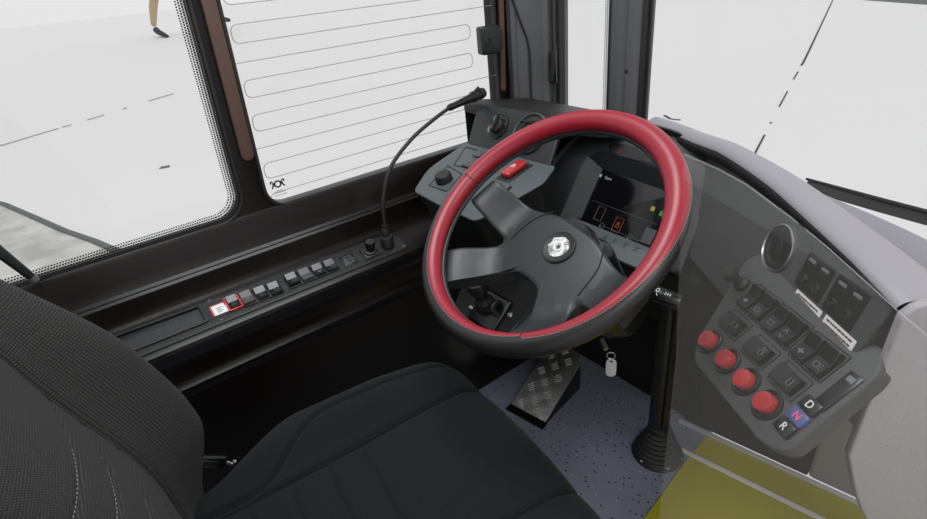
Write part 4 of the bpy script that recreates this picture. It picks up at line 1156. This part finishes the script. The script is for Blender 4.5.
def hwb(b): return HW - .080 * ss((.10 - b) / .18)
def cush_z(a, b):
    aa = abs(a)
    z = .520 + .010 * (1 - (a / .15) ** 2 if aa < .15 else 0)
    bol = ss((aa - .115) / .09) * (.034 - .020 * ss((b - .22) / .2))
    z += bol
    e = (aa - (hwb(b) - .065)) / .065
    if e > 0: z -= .065 * (1 - math.sqrt(max(1 - min(e, 1) ** 2, 0)))
    ff = front(a); e = (b - (ff - .075)) / .075
    if e > 0: z -= .070 * (1 - math.sqrt(max(1 - min(e, 1) ** 2, 0)))
    z += groove(aa - seamx(b), .0055, .010)
    if b > .02 or aa > .12: z += groove(aa - bolx(b), .005, .008) if aa > seamx(b) + .004 else 0
    if aa < seamx(b):
        for q in (-.02, .045, .105, .165):
            z += groove(b - q, .0042, .0050)
    return z
B0 = -.10
def cush(a, b): 
    return FSe.at(a, b, cush_z(a, b))
NB = 170
# rows in v in [0,1]; each part spans between two seam curves
def region(lo, hi, sgn):
    def f(u, v):
        a0 = lo(0); 
        bmax = 1
        # find b from v with front limit depending on a
        s = u
        b = B0 + (front(0) - B0) * v
        for _ in range(3):
            a = lo(b) + (hi(b) - lo(b)) * s
            b = B0 + (front(a) - B0) * v
        return cush(a * sgn, b)
    return f
def upatch(name, lo, hi, sgn, nu, m):
    f = region(lo, hi, sgn)
    bm = bmesh.new(); uvl = bm.loops.layers.uv.new('UVMap')
    us = lins(0, 1, nu); vs = [1 - (1 - k / NB) ** 1.25 for k in range(NB + 1)]
    g = [[bm.verts.new(f(u, v)) for u in us] for v in vs]
    for j in range(NB):
        for i in range(nu):
            fc = bm.faces.new((g[j][i], g[j][i + 1], g[j + 1][i + 1], g[j + 1][i]))
            for lp, vt in zip(fc.loops, fc.verts):
                q = vt.co - FSe.P; lp[uvl].uv = (q.dot(FSe.u), q.dot(FSe.v))
    return obj(name, bm, m, ds_, 180)
upatch('cushion_panel', lambda b: -seamx(b), lambda b: seamx(b), 1, 60, 'seat')
edge = hwb
for sg in (-1, 1):
    upatch('inner_bolster', seamx, lambda b: max(bolx(b), seamx(b) + .001), sg, 26, 'seat')
    upatch('outer_bolster', lambda b: max(bolx(b), seamx(b) + .001), edge, sg, 30, 'seatplain')
# seat skirt: below the rounded rim
bm = bmesh.new()
outl = [(-hwb(b), b) for b in lins(B0, front(HW), 20)] + [(a, front(a)) for a in lins(-HW, HW, 40)][1:] + [(hwb(b), b) for b in lins(front(HW), B0, 20)][1:]
R0 = [cush(a, b) for a, b in outl]
ctr = FSe.at(0, .16, 0)
def ins(p, z, s): q = V((p.x, p.y, 0)); c = V((ctr.x, ctr.y, 0)); q = c + (q - c) * s; return V((q.x, q.y, z))
loft([R0, [ins(p, p.z - .015, 1.003) for p in R0], [ins(p, .42, 1.0) for p in R0], [ins(p, .395, .985) for p in R0], [ins(p, .385, .95) for p in R0]], bm)
obj('cushion_skirt', bm, 'seatplain', ds_, 180)
bm = bmesh.new(); box(FSe, -.23, .23, -.12, .36, .34, .39, .01, bm=bm); obj('seat_pan', bm, 'matte', ds_)
bm = bmesh.new(); box(FSe, -.17, .17, -.10, .28, .0, .10, .01, bm=bm)
lathe(Frame(FSe.at(0, .09, 0), (1, 0, 0), (0, 1, 0)), [(.15, .09), (.14, .13), (.16, .17), (.14, .21), (.16, .25), (.14, .29), (.16, .345)], 32, bm); obj('seat_base', bm, 'rubber', ds_)

# backrest: local a across, s up along the back
rec = math.radians(11)
FBk = Frame((-.545, -.075, .50), (1, 0, 0), V((0, 0, 1)) * math.cos(rec) + V((0, -1, 0)) * math.sin(rec))
if FBk.n.dot(FSe.v) < 0: sgnb = -1
else: sgnb = 1
BH = .70
def bhw(s): return .262 - .02 * ss((s - .3) / .35) - .05 * ss((s - .55) / .2)
QS = (.105, .165, .225, .280, .332)
def seamarc(q, a): return q - .026 * (1 - (a / .128) ** 2)
def bfront(a, s):
    aa = abs(a); k = 1 - .78 * ss((s - .28) / .26)
    z = .012 * (1 - (a / .15) ** 2 if aa < .15 else 0) + .018 * math.exp(-((s - .17) / .12) ** 2)
    z += ss((aa - .115) / .10) * .082 * k * (.35 + .65 * ss((s + .02) / .15))
    e = (aa - (bhw(s) - .06)) / .06
    if e > 0: z -= .085 * (1 - math.sqrt(max(1 - min(e, 1) ** 2, 0)))
    e = (s - (BH - .07)) / .07
    if e > 0: z -= .08 * (1 - math.sqrt(max(1 - min(e, 1) ** 2, 0)))
    z += groove(aa - .128, .0045, .007)
    if aa < .128:
        for q in QS: z += groove(s - seamarc(q, a), .0036, .0040)
    return z
def bpt(a, s): return FBk.at(a, s, sgnb * bfront(a, s))
def bpatch(name, lo, hi, sgn, nu, m):
    bm = bmesh.new(); uvl = bm.loops.layers.uv.new('UVMap'); ns = 190
    g = []
    for j in range(ns + 1):
        s = BH * (1 - (1 - j / ns) ** 1.15); L0, H0 = lo(s), hi(s)
        g.append([(bm.verts.new(bpt(sgn * (L0 + (H0 - L0) * i / nu), s)), (L0 + (H0 - L0) * i / nu) * sgn, s) for i in range(nu + 1)])
    for j in range(ns):
        for i in range(nu):
            q = (g[j][i], g[j][i + 1], g[j + 1][i + 1], g[j + 1][i])
            fc = bm.faces.new([x[0] for x in q])
            for lp, x in zip(fc.loops, q): lp[uvl].uv = (x[1], x[2])
    return obj(name, bm, m, ds_, 180)
bpatch('backrest_panel', lambda s: -.128, lambda s: .128, 1, 50, 'seatback')
for sg in (-1, 1): bpatch('backrest_bolster', lambda s: .128, bhw, sg, 44, 'seatback')
for q in QS:
    bm = bmesh.new()
    for i in range(0, 36):
        a = -.122 + i * .0069
        tube([bpt(a, seamarc(q, a)) + FBk.n * sgnb * .0006, bpt(a + .0042, seamarc(q, a + .0042)) + FBk.n * sgnb * .0006], .0007, 4, bm, cap=False)
    obj('seam_thread', bm, 'seatseam', ds_)
# back shell
bm = bmesh.new(); rows = []
for s in lins(.0, BH, 24):
    w = bhw(s); L_ = []
    for k in range(13):
        a = -w + 2 * w * k / 12
        dep = -.055 - .05 * math.sqrt(max(1 - (a / w) ** 2, 0)) * (1 if s < BH - .05 else .6)
        L_.append(FBk.at(a, s, sgnb * (bfront(a, s) if k in (0, 12) else dep)))
    rows.append(L_)
loft(rows, bm); obj('back_shell', bm, 'rocker', ds_, 180)
# recliner side cover + belt buckle in the gap by the wall
bm = bmesh.new(); tube([(-.80, -.035, .530), (-.795, -.010, .512)], .009, 8, bm); box(Frame((-.797, -.018, .52), (.25, .9, -.5), (0, .4, .8)), -.028, .026, -.010, .010, -.006, .006, .003, bm=bm); bk = obj('belt_buckle', bm, 'rocker', ds_)
bm = bmesh.new(); tube([(-.792, .004, .505), (-.788, .012, .497), (-.786, .016, .503)], .003, 8, bm); obj('buckle_tongue', bm, 'metal', bk)
# dark upright behind the seat next to the window
sbp = thing('belt_pillar', 'black seat belt upright behind the seat at the side window', 'belt upright', (-1.12, -.17, .62))
bm = bmesh.new(); tube([(-1.15, -.154, .797), (-1.15, -.157, .806), (-1.15, -.179, .866), (-1.15, -.22, 1.0), (-1.15, -.25, 1.3)], [.006, .0075, .010, .011, .012], 12, bm); obj('upright', bm, 'dash', sbp)
bm = bmesh.new(); tube([(-1.15, -.152, .790), (-1.15, -.155, .80)], .0075, 12, bm); tube([(-1.196, -.155, .785), (-1.15, -.153, .793)], .005, 8, bm); obj('anchor', bm, 'pillar', sbp)

# ================================================================== GLASS SCREEN OF THE CAB DOOR
FPn = Frame((-.211, .374, .9), (1, .6, 0), (0, 0, 1))
po = [(-.0098, .162), (.0171, .150), (.0358, .1395), (.0685, .1156), (.0979, .0916), (.1288, .0642), (.156, .0397), (.178, .0217), (.28, -.05), (.50, -.16), (.50, -.70), (.008, -.70), (.002, -.04)]
bm = bmesh.new(); plate(FPn, [po], -.0025, .0025, 0, bm=bm)
struct('door_1', bm, 'cabglass')

bm = bmesh.new(); box(W, -1.25, 1.30, -2.4, 1.26, 2.10, 2.14, .01, bm=bm); struct('sky_block_ceiling', bm, 'ceil')  # unseen roof, added to block sky light from above
# unseen pale partition behind the driver, added to reflect in the door glass
bm = bmesh.new(); box(W, -1.2, -.25, -.62, -.58, 0, 1.9, .01, bm=bm); struct('reflector_partition', bm, 'lightgrey')
# ================================================================== LIGHT
def lamp(name, loc, sx, sy, power, rot=(0, 0, 0), col=(1, .98, .96)):
    l = bpy.data.lights.new(name, 'AREA'); l.shape = 'RECTANGLE'; l.size = sx; l.size_y = sy; l.energy = power; l.color = col
    o = bpy.data.objects.new(name, l); COL.objects.link(o); o.location = loc; o.rotation_euler = rot
lamp('ceiling_lamp', (-.80, .36, 2.08), .55, .9, 17, col=(.93, .98, 1.0))
lamp('aisle_fill', (.75, -.1, 2.08), .5, 1.4, 22)  # added fill light to brighten the cab from the aisle side
w = bpy.data.worlds.new('world'); SC.world = w; w.use_nodes = True
bg = w.node_tree.nodes['Background']; bg.inputs[0].default_value = (1, 1, 1.005, 1); bg.inputs[1].default_value = .80
vs_ = SC.view_settings; vs_.view_transform = 'Standard'; vs_.look = 'None'; vs_.exposure = 0.0; vs_.gamma = 1.0; vs_.use_curve_mapping = False
SC.cycles.max_bounces = 8; SC.cycles.transparent_max_bounces = 24; SC.cycles.use_denoising = True
